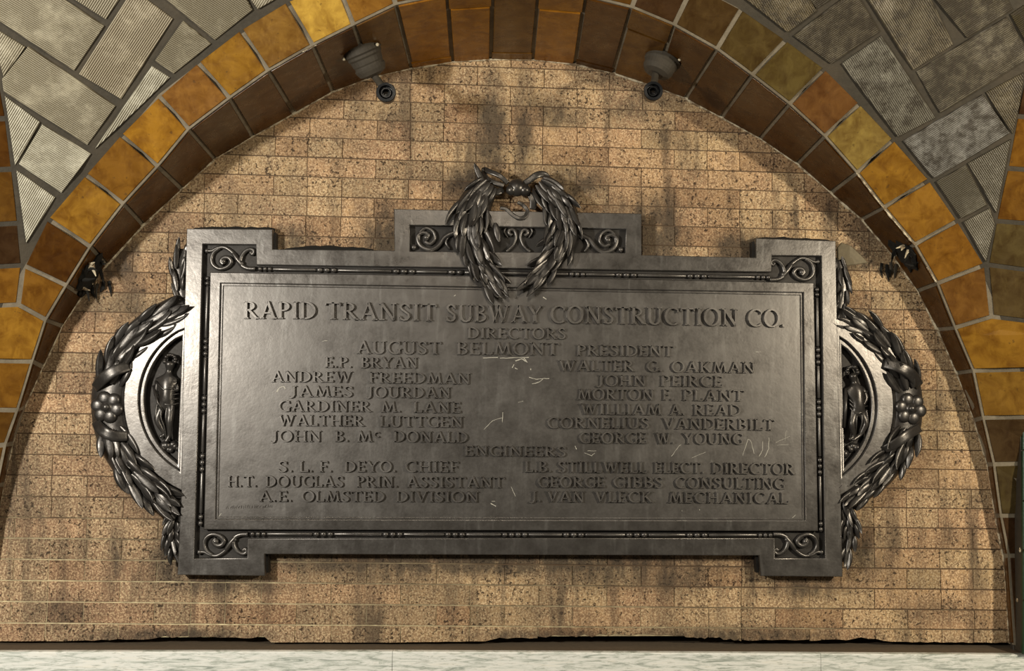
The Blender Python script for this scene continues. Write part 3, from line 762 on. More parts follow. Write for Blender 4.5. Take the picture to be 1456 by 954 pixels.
# worn founder's marks, too small to read, bottom left corner of the panel
bm = bmesh.new(); x = 321
rs = random.Random(3)
while x < 386:
    hh = rs.uniform(2.5, 5.5); p0 = Vector((x, 724 - (x - 321) * .03)); a = rs.uniform(-.5, .5)
    pts = [M(p0.x, p0.y, PZ), M(p0.x + a * 2, p0.y - hh * .5, PZ + .4), M(p0.x + rs.uniform(-1, 2), p0.y - hh, PZ)]
    tube(bm, pts, .0008, 4); x += rs.uniform(2.0, 3.8)
bm_obj('worn_marks', bm, PANEL, PQ)
# pale scratches
SCR = [([(687, 508.5), (708, 508)], .7), ([(711, 509), (729, 508.5), (752, 508)], .7), ([(733, 513), (742, 510), (750, 515), (745, 509)], 1.0), ([(728, 523), (731, 518)], .9), ([(732, 523), (736, 524.5)], .7), ([(754.5, 526), (755, 524)], 1.0),
       ([(752, 536), (762, 539), (772, 538), (781, 538)], .7), ([(757, 546), (767, 543), (772, 539)], .8), ([(772, 422), (777, 425)], 1.1), ([(700, 418), (714, 422)], 1.0), ([(645, 420.5), (648, 419)], .9),
       ([(1057, 648), (1064, 624), (1068, 626), (1073, 645)], .5), ([(1085, 628), (1085, 640), (1080, 649)], .55), ([(1094, 622), (1094, 638), (1088, 650)], .55), ([(1104, 629), (1124, 620)], .35), ([(1106, 633), (1122, 632)], .35), ([(1119, 612), (1117, 626)], .3),
       ([(955, 649), (966, 634), (969, 632)], .45), ([(984, 651), (1004, 643)], .3), ([(818, 634), (820, 639)], .8), ([(831, 644), (842, 648), (846, 644)], .5), ([(836, 641), (848, 641)], .4), ([(714, 600), (715, 586)], .6), ([(688, 611), (700, 598), (714, 594)], .45),
       ([(1075, 500), (1083, 500)], .6), ([(698, 716), (705, 720)], 1.0), ([(699, 713), (704, 713)], .6), ([(727, 692), (733, 706)], .5), ([(393, 557), (397, 551), (403, 549), (405, 553)], 1.2), ([(970, 726), (970.6, 726.5)], .8), ([(995, 725), (995.5, 725.6)], .9),
       ([(1111, 464), (1115, 463)], 1.2), ([(1126, 738), (1132, 732)], .5), ([(458, 485), (465, 484)], .7), ([(737, 572), (744, 570)], .4), ([(310, 735), (314, 730)], .5)]
for pts, r in SCR:
    bm = bmesh.new(); P = []
    for (a, b) in zip(pts, pts[1:]):
        for k in range(4): P.append(M(lerp(a[0], b[0], k / 4) + rs.uniform(-.4, .4), lerp(a[1], b[1], k / 4) + rs.uniform(-.3, .3), PZ + .05))
    P.append(M(*pts[-1], PZ + .05))
    tube(bm, P, [U * r * .8 * rs.uniform(.4, 1.0) for _ in P], 5, flat=.25)
    o = bm_obj('scratch', bm, SCRATCH, PQ); o['label'] = 'pale scratch'

# --- bead and reel strips -----------------------------------------------------------------
def rail(p0, p1, groups, z=-4.0, r=3.0):
    """half round rods broken by groups of beads; groups: list of (centre, length, number)"""
    p0, p1 = Vector(p0), Vector(p1); Lg = (p1 - p0).length; d = (p1 - p0) / Lg
    cur = 0.0
    def rod(a, b):
        if b - a < 3: return
        bm = bmesh.new(); A, B = p0 + d * a, p0 + d * b
        tube(bm, [M(A.x, A.y, z), M(A.x + d.x * 1.2, A.y + d.y * 1.2, z), M(B.x - d.x * 1.2, B.y - d.y * 1.2, z), M(B.x, B.y, z)], [r * U * .7, r * U * .9, r * U * .9, r * U * .7], 8)
        bm_obj('rod', bm, BRONZE, PQ, smooth=True)
    for c, ln, n in groups:
        rod(cur, c - ln / 2 - .6)
        st = ln / n
        for k in range(n):
            a = c - ln / 2 + st * (k + .5); bm = bmesh.new(); q = p0 + d * a; P = []; rr_ = []
            for s in range(7):
                u = -1 + 2 * s / 6; P.append(M(q.x + d.x * u * st * .46, q.y + d.y * u * st * .46, z + .4)); rr_.append(U * (r * 1.28) * max(.35, math.sqrt(max(0, 1 - u * u * .88))))
            tube(bm, P, rr_, 8); bm_obj('bead', bm, BRONZE, PQ, smooth=True)
        cur = c + ln / 2 + .6
    rod(cur, Lg)
rail((366, 381.8), (1097, 394), [(10, 21, 3), (98, 30, 3), (208, 34, 3), (282, 24, 2), (455, 24, 3), (525, 32, 3), (626, 30, 3), (720, 22, 3)])
rail((354, 759.5), (1101, 761.2), [(12, 24, 3), (105, 30, 3), (204, 30, 3), (293, 30, 3), (378, 38, 4), (462, 32, 3), (552, 32, 3), (638, 32, 3), (735, 22, 3)])
rail((294.5, 392), (284.2, 752), [(7, 14, 2), (102, 26, 3), (183, 27, 3), (266, 28, 3), (348, 18, 2)])
rail((1162.5, 407), (1168, 757), [(8, 14, 2), (99, 26, 3), (173, 26, 3), (256, 26, 3), (342, 16, 2)])

# --- scrollwork -----------------------------------------------------------------------------
def smooth_path(pts, n=5):
    out = []; P = [Vector(p) for p in pts]
    for i in range(len(P) - 1):
        p0, p1, p2, p3 = P[max(i - 1, 0)], P[i], P[i + 1], P[min(i + 2, len(P) - 1)]
        for k in range(n):
            t = k / n
            out.append(.5 * ((2 * p1) + (p2 - p0) * t + (2 * p0 - 5 * p1 + 4 * p2 - p3) * t * t + (3 * p1 - p0 - 3 * p2 + p3) * t ** 3))
    out.append(P[-1]); return out
def vine(bm, pts, r, z=-4.5, mp=lambda x, y: (x, y), ends=None):
    Q = smooth_path([(p[0], p[1], 0) for p in pts])
    n = len(Q); rad = [U * (r[0] + (r[1] - r[0]) * i / (n - 1)) if hasattr(r, '__len__') else U * r * (.75 + .5 * math.sin(math.pi * min(1, i / n * 1.1))) for i in range(n)]
    tube(bm, [M(*mp(q.x, q.y), z) for q in Q], [v * 1.22 for v in rad], 8, flat=1.15)
def ball(bm, x, y, r, z=-4, mp=lambda x, y: (x, y), sq=1):
    c = M(*mp(x, y), z); ret = bmesh.ops.create_uvsphere(bm, u_segments=10, v_segments=7, radius=r * U)
    for v in ret['verts']: v.co = Vector((v.co.x, v.co.y * sq, v.co.z)) + c
def corner(mp):
    bm = bmesh.new()
    vine(bm, [(293, 356), (300, 356), (308, 352), (318, 351), (328, 357), (336, 366), (342, 376), (351, 381), (362, 381.5)], (1.7, 2.9), mp=mp)
    vine(bm, [(330, 359), (338, 370), (346, 379)], 2.2, z=-3.6, mp=mp)
    vine(bm, [(311, 352), (303, 358), (299.5, 367), (302, 376), (311, 381.5), (322, 379), (328, 372), (324, 366), (317, 366), (313, 371), (317, 375)], (2.2, 3.0), mp=mp)
    vine(bm, [(341, 371), (343, 363), (348, 356.5), (355, 353.5), (360, 356), (359, 360.5), (355, 360)], (2.8, 2.0), mp=mp)
    ball(bm, 293, 356, 3.2, mp=mp); ball(bm, 356, 359, 3.0, mp=mp); ball(bm, 316, 371, 4.8, z=-5, mp=mp); ball(bm, 343, 374, 3.4, mp=mp)
    bm_obj('corner_scroll', bm, BRONZE, PQ, smooth=True)
corner(lambda x, y: (x, y))
corner(lambda x, y: (1462.5 - x - 5, y + 15.6))
corner(lambda x, y: (x - 10.5, 1141.5 - y))
corner(lambda x, y: (1462.5 - x, 1141.5 - y))
for k, mp in enumerate((lambda x, y: (x, y), lambda x, y: (1471 - x, y + 3.4))):
    bm = bmesh.new()
    vine(bm, [(655, 328), (643, 331), (632, 337), (624, 348), (613, 354.5), (602, 352), (595, 345), (593.5, 335), (601, 330), (609, 333), (606, 340)], (3.6, 2.0), mp=mp)
    vine(bm, [(595, 342), (597, 329), (606, 323.5), (616, 329), (618, 339), (611, 346), (604, 343)], (1.8, 2.4), mp=mp)
    vine(bm, [(640, 333), (634, 344), (640, 354)], 1.6, mp=mp)
    ball(bm, 588, 351, 4.2, mp=mp); ball(bm, 606, 337, 4.5, z=-5, mp=mp)
    bm_obj('crest_scroll', bm, BRONZE, PQ, smooth=True)
bm = bmesh.new()
for s in (1, -1):
    mp = lambda x, y, s=s: (737 + (x - 737) * s, y + (1 - s) * .2)
    vine(bm, [(728, 334), (724, 331), (724, 327), (729, 325.5), (733, 330), (733.5, 338), (729, 349), (720, 357)], (2.4, 2.0), mp=mp)
    vine(bm, [(719, 323.5), (717, 329), (722, 337)], 1.2, mp=mp)
bm_obj('crest_lyre_scroll', bm, BRONZE, PQ, smooth=True)

# --- side medallions --------------------------------------------------------------------------
def arc_pts(cx, cy, r, a0, a1, n=28): return [(cx + r * math.cos(math.radians(lerp(a0, a1, i / n))), cy - r * math.sin(math.radians(lerp(a0, a1, i / n)))) for i in range(n + 1)]
def lens(cx, cy, r, xs0, xs1, side):
    """arc cut by the (slightly leaning) straight side"""
    a = math.degrees(math.acos(abs(cx - (xs0 + xs1) / 2) / r)) if abs(cx - (xs0 + xs1) / 2) < r else 0
    if side < 0: pts = arc_pts(cx, cy, r, 180 - a, 180 + a)
    else: pts = arc_pts(cx, cy, r, a, -a)
    pts[0] = (xs0, pts[0][1]); pts[-1] = (xs1, pts[-1][1]); return pts
for side, co, ro, ox, ci, rin, ix in ((-1, (316, 570), 139.5, (271, 266), (311, 569), 114, (262.5, 256.5)), (1, (1129, 579), 141, (1183, 1188), (1126, 578.5), 121, (1193.5, 1196.5))):
    o_ = lens(*co, ro, ox[0], ox[1], side)
    i_ = lens(*ci, rin, ix[0], ix[1], side)
    nm = 'left' if side < 0 else 'right'
    sheet('medallion_ring', o_, [i_], -13, TOPZ - .2, 1.2, BRONZE, PQ)
    i2 = lens(*ci, rin + .5, ix[0] - side * .6, ix[1] - side * .6, side); i3 = lens(ci[0] , ci[1], rin - 6.5, ix[0] + side * 5, ix[1] + side * 5, side)
    sheet('medallion_rim', i2, [i3], -14, -3.5, 1.6, BRONZE, PQ)
    sheet('medallion_ground', i2, [], -24, -17, .3, DEEP, PQ)
    # relief figure, one continuous skinned body
    X = (lambda x: x)
    if side < 0:
        J = {'pel': (236, 575, -9), 'bel': (235, 560, -7), 'che': (235, 543, -7), 'nek': (238, 527, -8), 'hed': (240, 512, -7), 'ls': (222, 540, -9), 'le': (219, 560, -9), 'lw': (230, 577, -5), 'rs': (248, 541, -8), 're': (251, 556, -6), 'rw': (239, 549, -3),
             'lh': (228, 580, -8), 'lk': (221, 597, -5), 'la': (232, 618, -9), 'rh': (241, 580, -8), 'rk': (240, 598, -3), 'ra': (239, 620, -7), 'rf': (233, 630, -5), 'lf': (224, 622, -7)}
    else:
        J = {'pel': (1222, 583, -9), 'bel': (1221, 570, -7), 'che': (1219, 556, -7), 'nek': (1217, 542, -8), 'hed': (1214, 529, -6), 'ls': (1206, 556, -9), 're': (1235, 566, -8), 'le': (1203, 573, -8), 'lw': (1202, 590, -6), 'rs': (1230, 554, -9), 'rw': (1226, 580, -4),
             'lh': (1217, 588, -8), 'lk': (1212, 603, -4), 'la': (1217, 620, -8), 'rh': (1228, 588, -8), 'rk': (1234, 602, -6), 'ra': (1226, 618, -7), 'rf': (1213, 627, -5), 'lf': (1209, 626, -7)}
    RD = {'pel': 9, 'bel': 8.5, 'che': 10, 'nek': 4, 'hed': 9.6, 'ls': 5, 'le': 4, 'lw': 3, 'rs': 5, 're': 4, 'rw': 3, 'lh': 6.5, 'lk': 5.2, 'la': 3.2, 'rh': 6.5, 'rk': 5.2, 'ra': 3.2, 'rf': 3, 'lf': 3}
    ED = [('pel', 'bel'), ('bel', 'che'), ('che', 'nek'), ('nek', 'hed'), ('che', 'ls'), ('ls', 'le'), ('le', 'lw'), ('che', 'rs'), ('rs', 're'), ('re', 'rw'), ('pel', 'lh'), ('lh', 'lk'), ('lk', 'la'), ('la', 'lf'), ('pel', 'rh'), ('rh', 'rk'), ('rk', 'ra'), ('ra', 'rf')]
    ks = list(J); me = bpy.data.meshes.new('relief_figure')
    org = M(*J['pel'])
    me.from_pydata([M(*J[k]) - org for k in ks], [(ks.index(a), ks.index(b)) for a, b in ED], [])
    fo = bpy.data.objects.new('relief_figure_src', me); COL.objects.link(fo)
    sk = fo.modifiers.new('Skin', 'SKIN'); sk.use_smooth_shade = True
    for i, k in enumerate(ks):
        v = me.skin_vertices[0].data[i]; v.radius = (RD[k] * U, RD[k] * U); v.use_root = (k == 'pel')
    sb = fo.modifiers.new('Sub', 'SUBSURF'); sb.levels = 2; sb.render_levels = 2
    dg = bpy.context.evaluated_depsgraph_get(); me2 = bpy.data.meshes.new_from_object(fo.evaluated_get(dg))
    bpy.data.objects.remove(fo)
    for v in me2.vertices: v.co += org
    # face: brow, nose, chin pressed out of the head
    hp = M(*J['hed'])
    for v in me2.vertices:
        q = (v.co - hp) / U
        if q.length < 11 and q.y < -3:
            fx = q.x + (-1.5 if side < 0 else 2)
            v.co.y -= U * (2.2 * math.exp(-(fx * fx) / 2.5 - (q.z + .5) ** 2 / 6) + 1.0 * math.exp(-(q.z - 2.8) ** 2 / 1.5) - 1.4 * (math.exp(-((fx - 2.6) ** 2 + (q.z - .9) ** 2) / 1.6) + math.exp(-((fx + 2.6) ** 2 + (q.z - .9) ** 2) / 1.6)) - .9 * math.exp(-(fx * fx) / 5 - (q.z + 3.6) ** 2 / .7))
    fg = link('relief_figure', me2, RELIEF, PQ, org, True); fg['label'] = 'robed relief figure in the %s medallion' % nm; fg['_w'] = list(org)
    # hair and drapery
    bm = bmesh.new(); hx, hy = J['hed'][:2]
    for k in range(16):
        a = math.radians(lerp(-20, 200, k / 15)); ball(bm, hx + 7.6 * math.cos(a), hy - 7.4 * math.sin(a) - .5, rs.uniform(2.2, 3.2), z=-7 + rs.uniform(-2, 2))
    bm_obj('hair', bm, RELIEF, fg, smooth=True)
    bm = bmesh.new(); cx0, cy0 = J['bel'][:2]
    for k in range(5):
        t = k / 4; o2 = rs.uniform(-1.5, 1.5)
        if side < 0: pts = [(222 + 3 * t, 543 + 20 * t + o2, -3), (231, 552 + 20 * t + o2, .5), (243, 549 + 25 * t + o2, 0), (252, 546 + 27 * t, -5)]
        else: pts = [(1208 + 2 * t, 556 + 24 * t + o2, -4), (1217, 564 + 24 * t + o2, .5), (1227, 560 + 27 * t + o2, 0), (1236, 556 + 28 * t, -6)]
        Q = smooth_path(pts); tube(bm, [M(q.x, q.y, q.z - 2) for q in Q], U * 1.3, 6)
    for k in range(4):
        t = k / 3
        if side < 0: pts = [(223 + 22 * t, 572, -2), (221 + 21 * t, 592, 0), (228 + 14 * t, 610, -3), (229 + 14 * t, 625, -6)]
        else: pts = [(1213 + 20 * t, 582, -2), (1211 + 24 * t, 600, -1), (1213 + 18 * t, 612, -4), (1212 + 20 * t, 622, -7)]
        Q = smooth_path(pts); tube(bm, [M(q.x, q.y, q.z - 2) for q in Q], U * 1.3, 6)
    bm_obj('drapery', bm, RELIEF, fg, smooth=True)
    bm = bmesh.new()
    if side < 0: tube(bm, [M(216, 548, -6), M(224, 572, -1), M(231, 584, -1)], U * 1.8, 6); tube(bm, [M(220, 542, -2), M(233, 554, 1), M(246, 552, 0)], U * 1.5, 6)
    else: tube(bm, [M(1204, 552, -4), M(1203, 580, -1), M(1201, 608, -3)], U * 2.3, 6)
    bm_obj('staff', bm, RELIEF, fg, smooth=True)
    # rocky ground at the feet
    bm = bmesh.new()
    for k in range(9):
        x = (lerp(226, 251, k / 8) if side < 0 else lerp(1203, 1226, k / 8)); y = (634 + abs(k - 6) * -.6 + rs.uniform(-2, 8) if side < 0 else 636 + rs.uniform(-2, 10))
        ball(bm, x, y, rs.uniform(4, 7), z=-15)
    bm_obj('rocky_base', bm, RELIEF, PQ, smooth=True)

# --- leaves ---------------------------------------------------------------------------------
def leaf_mesh(name, L, Wd, cup, curl, seed):
    rg = random.Random(seed); bm = bmesh.new(); nu, nv = 8, 4; g = []
    for i in range(nu + 1):
        t = i / nu; wdt = Wd * 1.75 * ((t * .96 + .04) ** .62) * ((1 - t) ** .8) + .15
        if i == nu: wdt = .12
        row = []
        for j in range(nv + 1):
            s = -1 + 2 * j / nv
            z = cup * (1 - s * s) * math.sin(math.pi * min(1, t + .1)) - 2.3 * (1 if j == nv // 2 else 0) * math.sin(math.pi * t) + curl * (t - .35) ** 2 * 4 - .5 * abs(s) * rg.random() * t
            row.append(bm.verts.new(Vector((t * L, s * wdt + .9 * math.sin(t * 3 + seed) * t, z)) * U))
        g.append(row)
    low = [[bm.verts.new(v.co - Vector((0, 0, 1.6 * U))) for v in (r[0], r[nv // 2], r[-1])] for r in g]
    for i in range(nu):
        for j in range(nv): bm.faces.new((g[i][j], g[i + 1][j], g[i + 1][j + 1], g[i][j + 1]))
        bm.faces.new((g[i][0], low[i][0], low[i + 1][0], g[i + 1][0])); bm.faces.new((g[i][-1], g[i + 1][-1], low[i + 1][2], low[i][2]))
    bmesh.ops.recalc_face_normals(bm, faces=bm.faces[:])
    me = bpy.data.meshes.new(name); bm.to_mesh(me); bm.free()
    for p in me.polygons: p.use_smooth = True
    me.materials.append(RELIEF); return me
LEAVES = [leaf_mesh('leaf', 37, 8.0, 3.8, 2.6, 1), leaf_mesh('leaf', 32, 7.4, 3.4, -1.0, 2), leaf_mesh('leaf', 40, 7.2, 3.6, 3.4, 3), leaf_mesh('leaf', 34, 8.8, 4.2, 1.0, 4)]
def put_leaf(parent, x, y, z, ang, tilt=0.0, roll=0.0, sc=1.0, k=None):
    me = LEAVES[rs.randrange(4) if k is None else k]
    o = bpy.data.objects.new('leaf', me); COL.objects.link(o)
    a = math.radians(ang)     # screen angle, counter-clockwise from +x
    ex = Vector((math.cos(a), 0, math.sin(a))); ez = Vector((0, -1, 0)); ey = ez.cross(ex)
    mt = Matrix((ex, ey, ez)).transposed().to_4x4()
    mt = mt @ Matrix.Rotation(-math.radians(tilt), 4, 'Y') @ Matrix.Rotation(math.radians(roll), 4, 'X') @ Matrix.Scale(sc, 4)
    mt.translation = M(x, y, z)
    o.parent = parent; o.matrix_parent_inverse = Matrix.Translation(-wloc(parent)); o.matrix_basis = mt
    return o
def swag(parent, path, wid, nrows, per, flow=1, z0=-8, sc=(.8, 1.0), spread=26, core=True, thick=None):
    """imbricated laurel leaves along a path; wid(t) half width in px"""
    Q = smooth_path([(p[0], p[1], 0) for p in path], 6); n = len(Q)
    if core:
        bm = bmesh.new(); tube(bm, [M(q.x, q.y, z0 - 4) for q in Q], [U * wid(i / (n - 1)) * .95 for i in range(n)], 10, flat=.62)
        bm_obj('core', bm, RELIEF, parent, smooth=True)
    for r_ in range(nrows):
        t = (r_ + .5) / nrows; f = t * (n - 1); i = int(f); q = Q[i].lerp(Q[min(i + 1, n - 1)], f - i)
        d = (Q[min(i + 2, n - 1)] - Q[max(i - 1, 0)]); d.normalize(); nn = Vector((-d.y, d.x, 0))
        dirang = math.degrees(math.atan2(-d.y * flow, d.x * flow)); w_ = wid(t)
        for c in range(per):
            s = (-1 + 2 * (c + .5) / per) if per > 1 else 0
            if r_ % 2: s = s * .72 + rs.uniform(-.08, .08)
            s += rs.uniform(-.06, .06)
            zz = z0 + w_ * .55 * math.sqrt(max(0, 1 - s * s)) - 1
            side_ang = s * spread * (1 if flow > 0 else -1)
            put_leaf(parent, q.x + nn.x * s * w_ * .78 - d.x * flow * 9, q.y + nn.y * s * w_ * .78 - d.y * flow * 9, zz, dirang - side_ang + rs.uniform(-8, 8),
                     tilt=rs.uniform(0, 14), roll=-s * 38 * flow + rs.uniform(-22, 22), sc=rs.uniform(*sc))

def gar(nm, x, y):
    g_ = empty('garland', M(x, y, 0), PQ); g_['label'] = 'laurel garland on the %s side' % nm; return g_
gl = gar('left', 160, 575)
def bed(parent, path, r):
    Q = smooth_path([(p[0], p[1], 0) for p in path], 6); bm = bmesh.new(); n = len(Q)
    tube(bm, [M(q.x, q.y, -13) for q in Q], [U * r(i / (n - 1)) for i in range(n)], 12, flat=.55); bm_obj('garland_bed', bm, RELIEF, parent, smooth=True)
bed(gl, [(262, 430), (232, 448), (200, 473), (172, 505), (156, 545), (153, 578), (158, 612), (172, 645), (196, 678), (226, 702), (256, 722)], lambda t: 14 + 13 * math.sin(math.pi * t) ** .5)
swag(gl, [(238, 447), (230, 451), (206, 468), (182, 490), (166, 515), (156, 545)], lambda t: 12 + 13 * min(1, t * 2.2), 7, 4, flow=-1, sc=(1.0, 1.25), spread=17, core=False)
swag(gl, [(158, 612), (168, 640), (186, 668), (208, 690), (228, 704), (236, 709)], lambda t: 25 - 9 * max(0, t - .4), 7, 4, flow=1, sc=(1.0, 1.25), spread=17, core=False)
swag(gl, [(256, 352), (252, 375), (252, 400), (258, 430)], lambda t: 8 + 5 * math.sin(math.pi * t), 5, 2, flow=-1, sc=(.7, .9), z0=-10)
swag(gl, [(250, 728), (244, 750), (243, 772), (250, 792)], lambda t: 12 - 3 * t, 5, 3, flow=1, sc=(.65, .85), z0=-10)
gr_ = gar('right', 1294, 581)
bed(gr_, [(1192, 448), (1222, 462), (1250, 482), (1275, 512), (1289, 548), (1292, 582), (1287, 616), (1272, 648), (1248, 678), (1218, 700), (1194, 716)], lambda t: 13 + 13 * math.sin(math.pi * t) ** .5)
swag(gr_, [(1210, 455), (1226, 463), (1246, 478), (1266, 500), (1282, 526), (1292, 552)], lambda t: 12 + 12 * min(1, t * 2), 7, 4, flow=-1, sc=(.85, 1.1), spread=20, core=False)
swag(gr_, [(1291, 612), (1280, 640), (1262, 664), (1240, 686), (1224, 697), (1215, 703)], lambda t: 25 - 8 * t, 8, 4, flow=1, sc=(.8, 1.05), spread=22, core=False)
swag(gr_, [(1196, 368), (1201, 392), (1202, 418), (1196, 446)], lambda t: 9 + 3 * math.sin(math.pi * t), 5, 2, flow=1, sc=(.55, .75), z0=-10)
swag(gr_, [(1202, 712), (1209, 738), (1211, 762), (1203, 796)], lambda t: 12 + 3 * math.sin(math.pi * t) - 4 * t, 6, 3, flow=1, sc=(.6, .8), z0=-10)
def flower(parent, x, y, r):
    bm = bmesh.new()
    for k in range(6):
        a = math.radians(60 * k + 12); c = M(x + r * .62 * math.cos(a), y + r * .62 * math.sin(a), 2)
        ret = bmesh.ops.create_uvsphere(bm, u_segments=12, v_segments=8, radius=r * .44 * U)
        for v in ret['verts']:
            q = v.co.copy(); l = math.hypot(q.x, q.z) / (r * .40 * U)
            q.y *= .55
            if q.y < 0: q.y += r * .07 * U * max(0, 1 - l * 1.5)
            v.co = q + c
    ball(bm, x, y, r * .27, z=5); ball(bm, x, y, r * .5, z=-2)
    bm_obj('flower', bm, RELIEF, parent, smooth=True)
flower(gl, 153, 579, 22); flower(gr_, 1294, 581, 22)
def ribbon(parent, pts, w_, z=2, name='ribbon'):
    bm = bmesh.new(); Q = smooth_path(pts, 6); rows = []
    for i, q in enumerate(Q):
        a = Q[max(i - 1, 0)]; b = Q[min(i + 1, len(Q) - 1)]; d = (b - a); d.z = 0; d.normalize(); nn = Vector((-d.y, d.x, 0))
        ww = w_ * (.8 + .2 * math.sin(math.pi * i / len(Q)))
        prof = [(-1, -2.5), (-1, -.3), (-.82, 1.1), (-.35, .2), (0, .9), (.35, .2), (.82, 1.1), (1, -.3), (1, -2.5)]
        rows.append([bm.verts.new(M(q.x + nn.x * ww * s, q.y + nn.y * ww * s, q.z + hh)) for s, hh in prof])
    for A, B in zip(rows, rows[1:]):
        for k in range(8): bm.faces.new((A[k], A[k + 1], B[k + 1], B[k]))
    bm.faces.new(rows[0]); bm.faces.new(rows[-1][::-1])
    bm_obj(name, bm, RELIEF, parent, smooth=True)
ribbon(gl, [(134, 552, 0), (150, 540, 13), (168, 528, 15), (186, 521, 6)], 8)
ribbon(gl, [(135, 598, 0), (148, 611, 13), (165, 619, 14), (183, 620, 5)], 8)
ribbon(gr_, [(1255, 517, 6), (1272, 522, 15), (1290, 532, 14), (1308, 549, 0)], 8)
ribbon(gr_, [(1256, 639, 6), (1272, 628, 14), (1288, 617, 13), (1309, 608, 0)], 7)
ribbon(gl, [(178, 560, -4), (180, 548, -2), (176, 538, -2)], 5)
# --- wreath at the top ---------------------------------------------------------------------
wr = empty('wreath', M(736, 320, 0), PQ); wr['label'] = 'laurel wreath tied with ribbon over the crest'
swag(wr, [(694, 264), (677, 288), (669, 318), (673, 350), (686, 378), (702, 402)], lambda t: 15 + 14 * math.sin(math.pi * min(1, t * 1.15) ** .9) - 3 * t, 9, 5, flow=1, z0=2, sc=(.95, 1.2), spread=20)
swag(wr, [(768, 264), (789, 286), (800, 315), (797, 345), (782, 372), (762, 396)], lambda t: 15 + 13 * math.sin(math.pi * min(1, t * 1.1)) - 3 * t, 10, 5, flow=1, z0=2, sc=(.8, 1.0), spread=24)
for x, y, a, k in ((703, 398, -52, 2), (697, 396, -38, 1), (707, 392, -60, 0), (764, 394, -150, 1), (770, 398, -128, 2), (757, 396, -140, 0), (688, 262, 118, 0), (704, 318, -78, 3), (690, 300, -66, 1)):
    put_leaf(wr, x, y, 6, a, 4, rs.uniform(-20, 20), .85, k)
bm = bmesh.new()
ball(bm, 735, 268, 13, z=6, sq=.8); ball(bm, 727, 272, 8, z=8); ball(bm, 746, 272, 9, z=7)
bm_obj('knot', bm, RELIEF, wr, smooth=True)
ribbon(wr, [(722, 262, 6), (711, 252, 8), (697, 245, 4), (688, 240, -4), (691, 252, 0), (702, 260, 5), (716, 265, 6)], 3.6)
ribbon(wr, [(742, 264, 6), (752, 258, 8), (764, 250, 8), (775, 249, 3), (780, 255, -3)], 4.6)
ribbon(wr, [(711, 296, 2), (720, 298, 3), (729, 306, 4), (738, 311, 5), (746, 309, 4), (750, 300, 2), (744, 292, 1), (736, 288, 3)], 2.8)
ribbon(wr, [(716, 270, 2), (706, 274, 5), (695, 272, 5), (684, 280, 0)], 5)
ribbon(wr, [(752, 275, 3), (758, 286, 4), (757, 298, 2)], 5)
# dark sealant showing along the tops of the corner blocks
for pts in ([(270, 325), (300, 322), (345, 322.5), (388, 324)], [(400, 355), (430, 350.5), (460, 349.5), (500, 351), (530, 355)], [(1075, 339), (1110, 337), (1150, 338.5), (1186, 342)]):
    bm = bmesh.new(); Q = smooth_path([(x, y, 0) for x, y in pts]); tube(bm, [M(q.x, q.y + 2, -12) for q in Q], [U * rs.uniform(3, 5) for _ in Q], 6)
    o = bm_obj('mounting_bead', bm, SOOT, PQ, smooth=True); o['label'] = 'black mounting sealant'

# ================================================================== lamp holders on the soffit
def lathe(bm, prof, base, axis, n=20):
    axis = axis.normalized(); u_ = axis.orthogonal().normalized(); v_ = axis.cross(u_); rings = []
    for h, r in prof: rings.append([bm.verts.new(base + axis * h + (u_ * math.cos(2 * math.pi * k / n) + v_ * math.sin(2 * math.pi * k / n)) * r) for k in range(n)])
    for A, B in zip(rings, rings[1:]):
        for k in range(n): bm.faces.new((A[k], A[(k + 1) % n], B[(k + 1) % n], B[k]))
    bm.faces.new(rings[0][::-1]); bm.faces.new(rings[-1])
def lamp_holder(bpt, fpt, t, tip_px, sock_px, sd, label):
    pb = lerp(W(*bpt, 0), W(*fpt, dF(*fpt)), t)
    sp = W(*sock_px, sd)
    tp = W(*tip_px, sd - .10)
    ax = (tp - pb).normalized()
    root = empty('lamp_holder', pb); root['label'] = label; root['category'] = 'lamp holder'; root['group'] = 'iron lamp holders under the arch'
    bm = bmesh.new()
    ln = (tp - pb).length
    lathe(bm, [(-.03, .060), (0, .064), (.008, .066), (.014, .060), (.022, .060), (.028, .055), (.045, .053), (.050, .050), (ln * .60, .050), (ln * .66, .054), (ln * .74, .052), (ln * .90, .045), (ln, .026)], pb, ax, 28)
    bm_obj('base', bm, IRON, root, smooth=False)
    bm = bmesh.new(); mid = (tp + sp) / 2 + Vector((0, .0, .004))
    tube(bm, [tp - ax * .04, tp, mid, sp + Vector((0, .03, 0))], [.011, .012, .012, .015], 10)
    bm_obj('stem', bm, IRON, root, smooth=True)
    bm = bmesh.new(); d = (CAMLOC - sp).normalized(); d = Vector((0.02, -1, -.05)).normalized()
    lathe(bm, [(-.050, .016), (-.045, .026), (-.005, .030), (.004, .0325), (.010, .031), (.011, .0225), (-.004, .0215), (-.006, .017), (.002, .016), (.002, .013), (-.02, .012), (-.021, .0)], sp, d, 24)
    so = bm_obj('socket', bm, SOCKET, root, smooth=False); so['label'] = 'black open socket'
    bm = bmesh.new()
    for k in range(3):
        a = k * 2.1 + .4; u_ = ax.orthogonal().normalized(); v_ = ax.cross(u_)
        p = pb + (u_ * math.cos(a) + v_ * math.sin(a)) * .071 + ax * .003
        bmesh.ops.create_uvsphere(bm, u_segments=8, v_segments=6, radius=.006, matrix=Matrix.Translation(p))
    sc = bm_obj('screw', bm, PLASTER, root, smooth=True); sc['label'] = 'pale plaster-flecked screws'
    return root
lamp_holder((528, 109), (503, 36), .56, (532, 108), (549, 132), .36, 'left one of two dusty iron lamp holders with open black sockets under the arch')
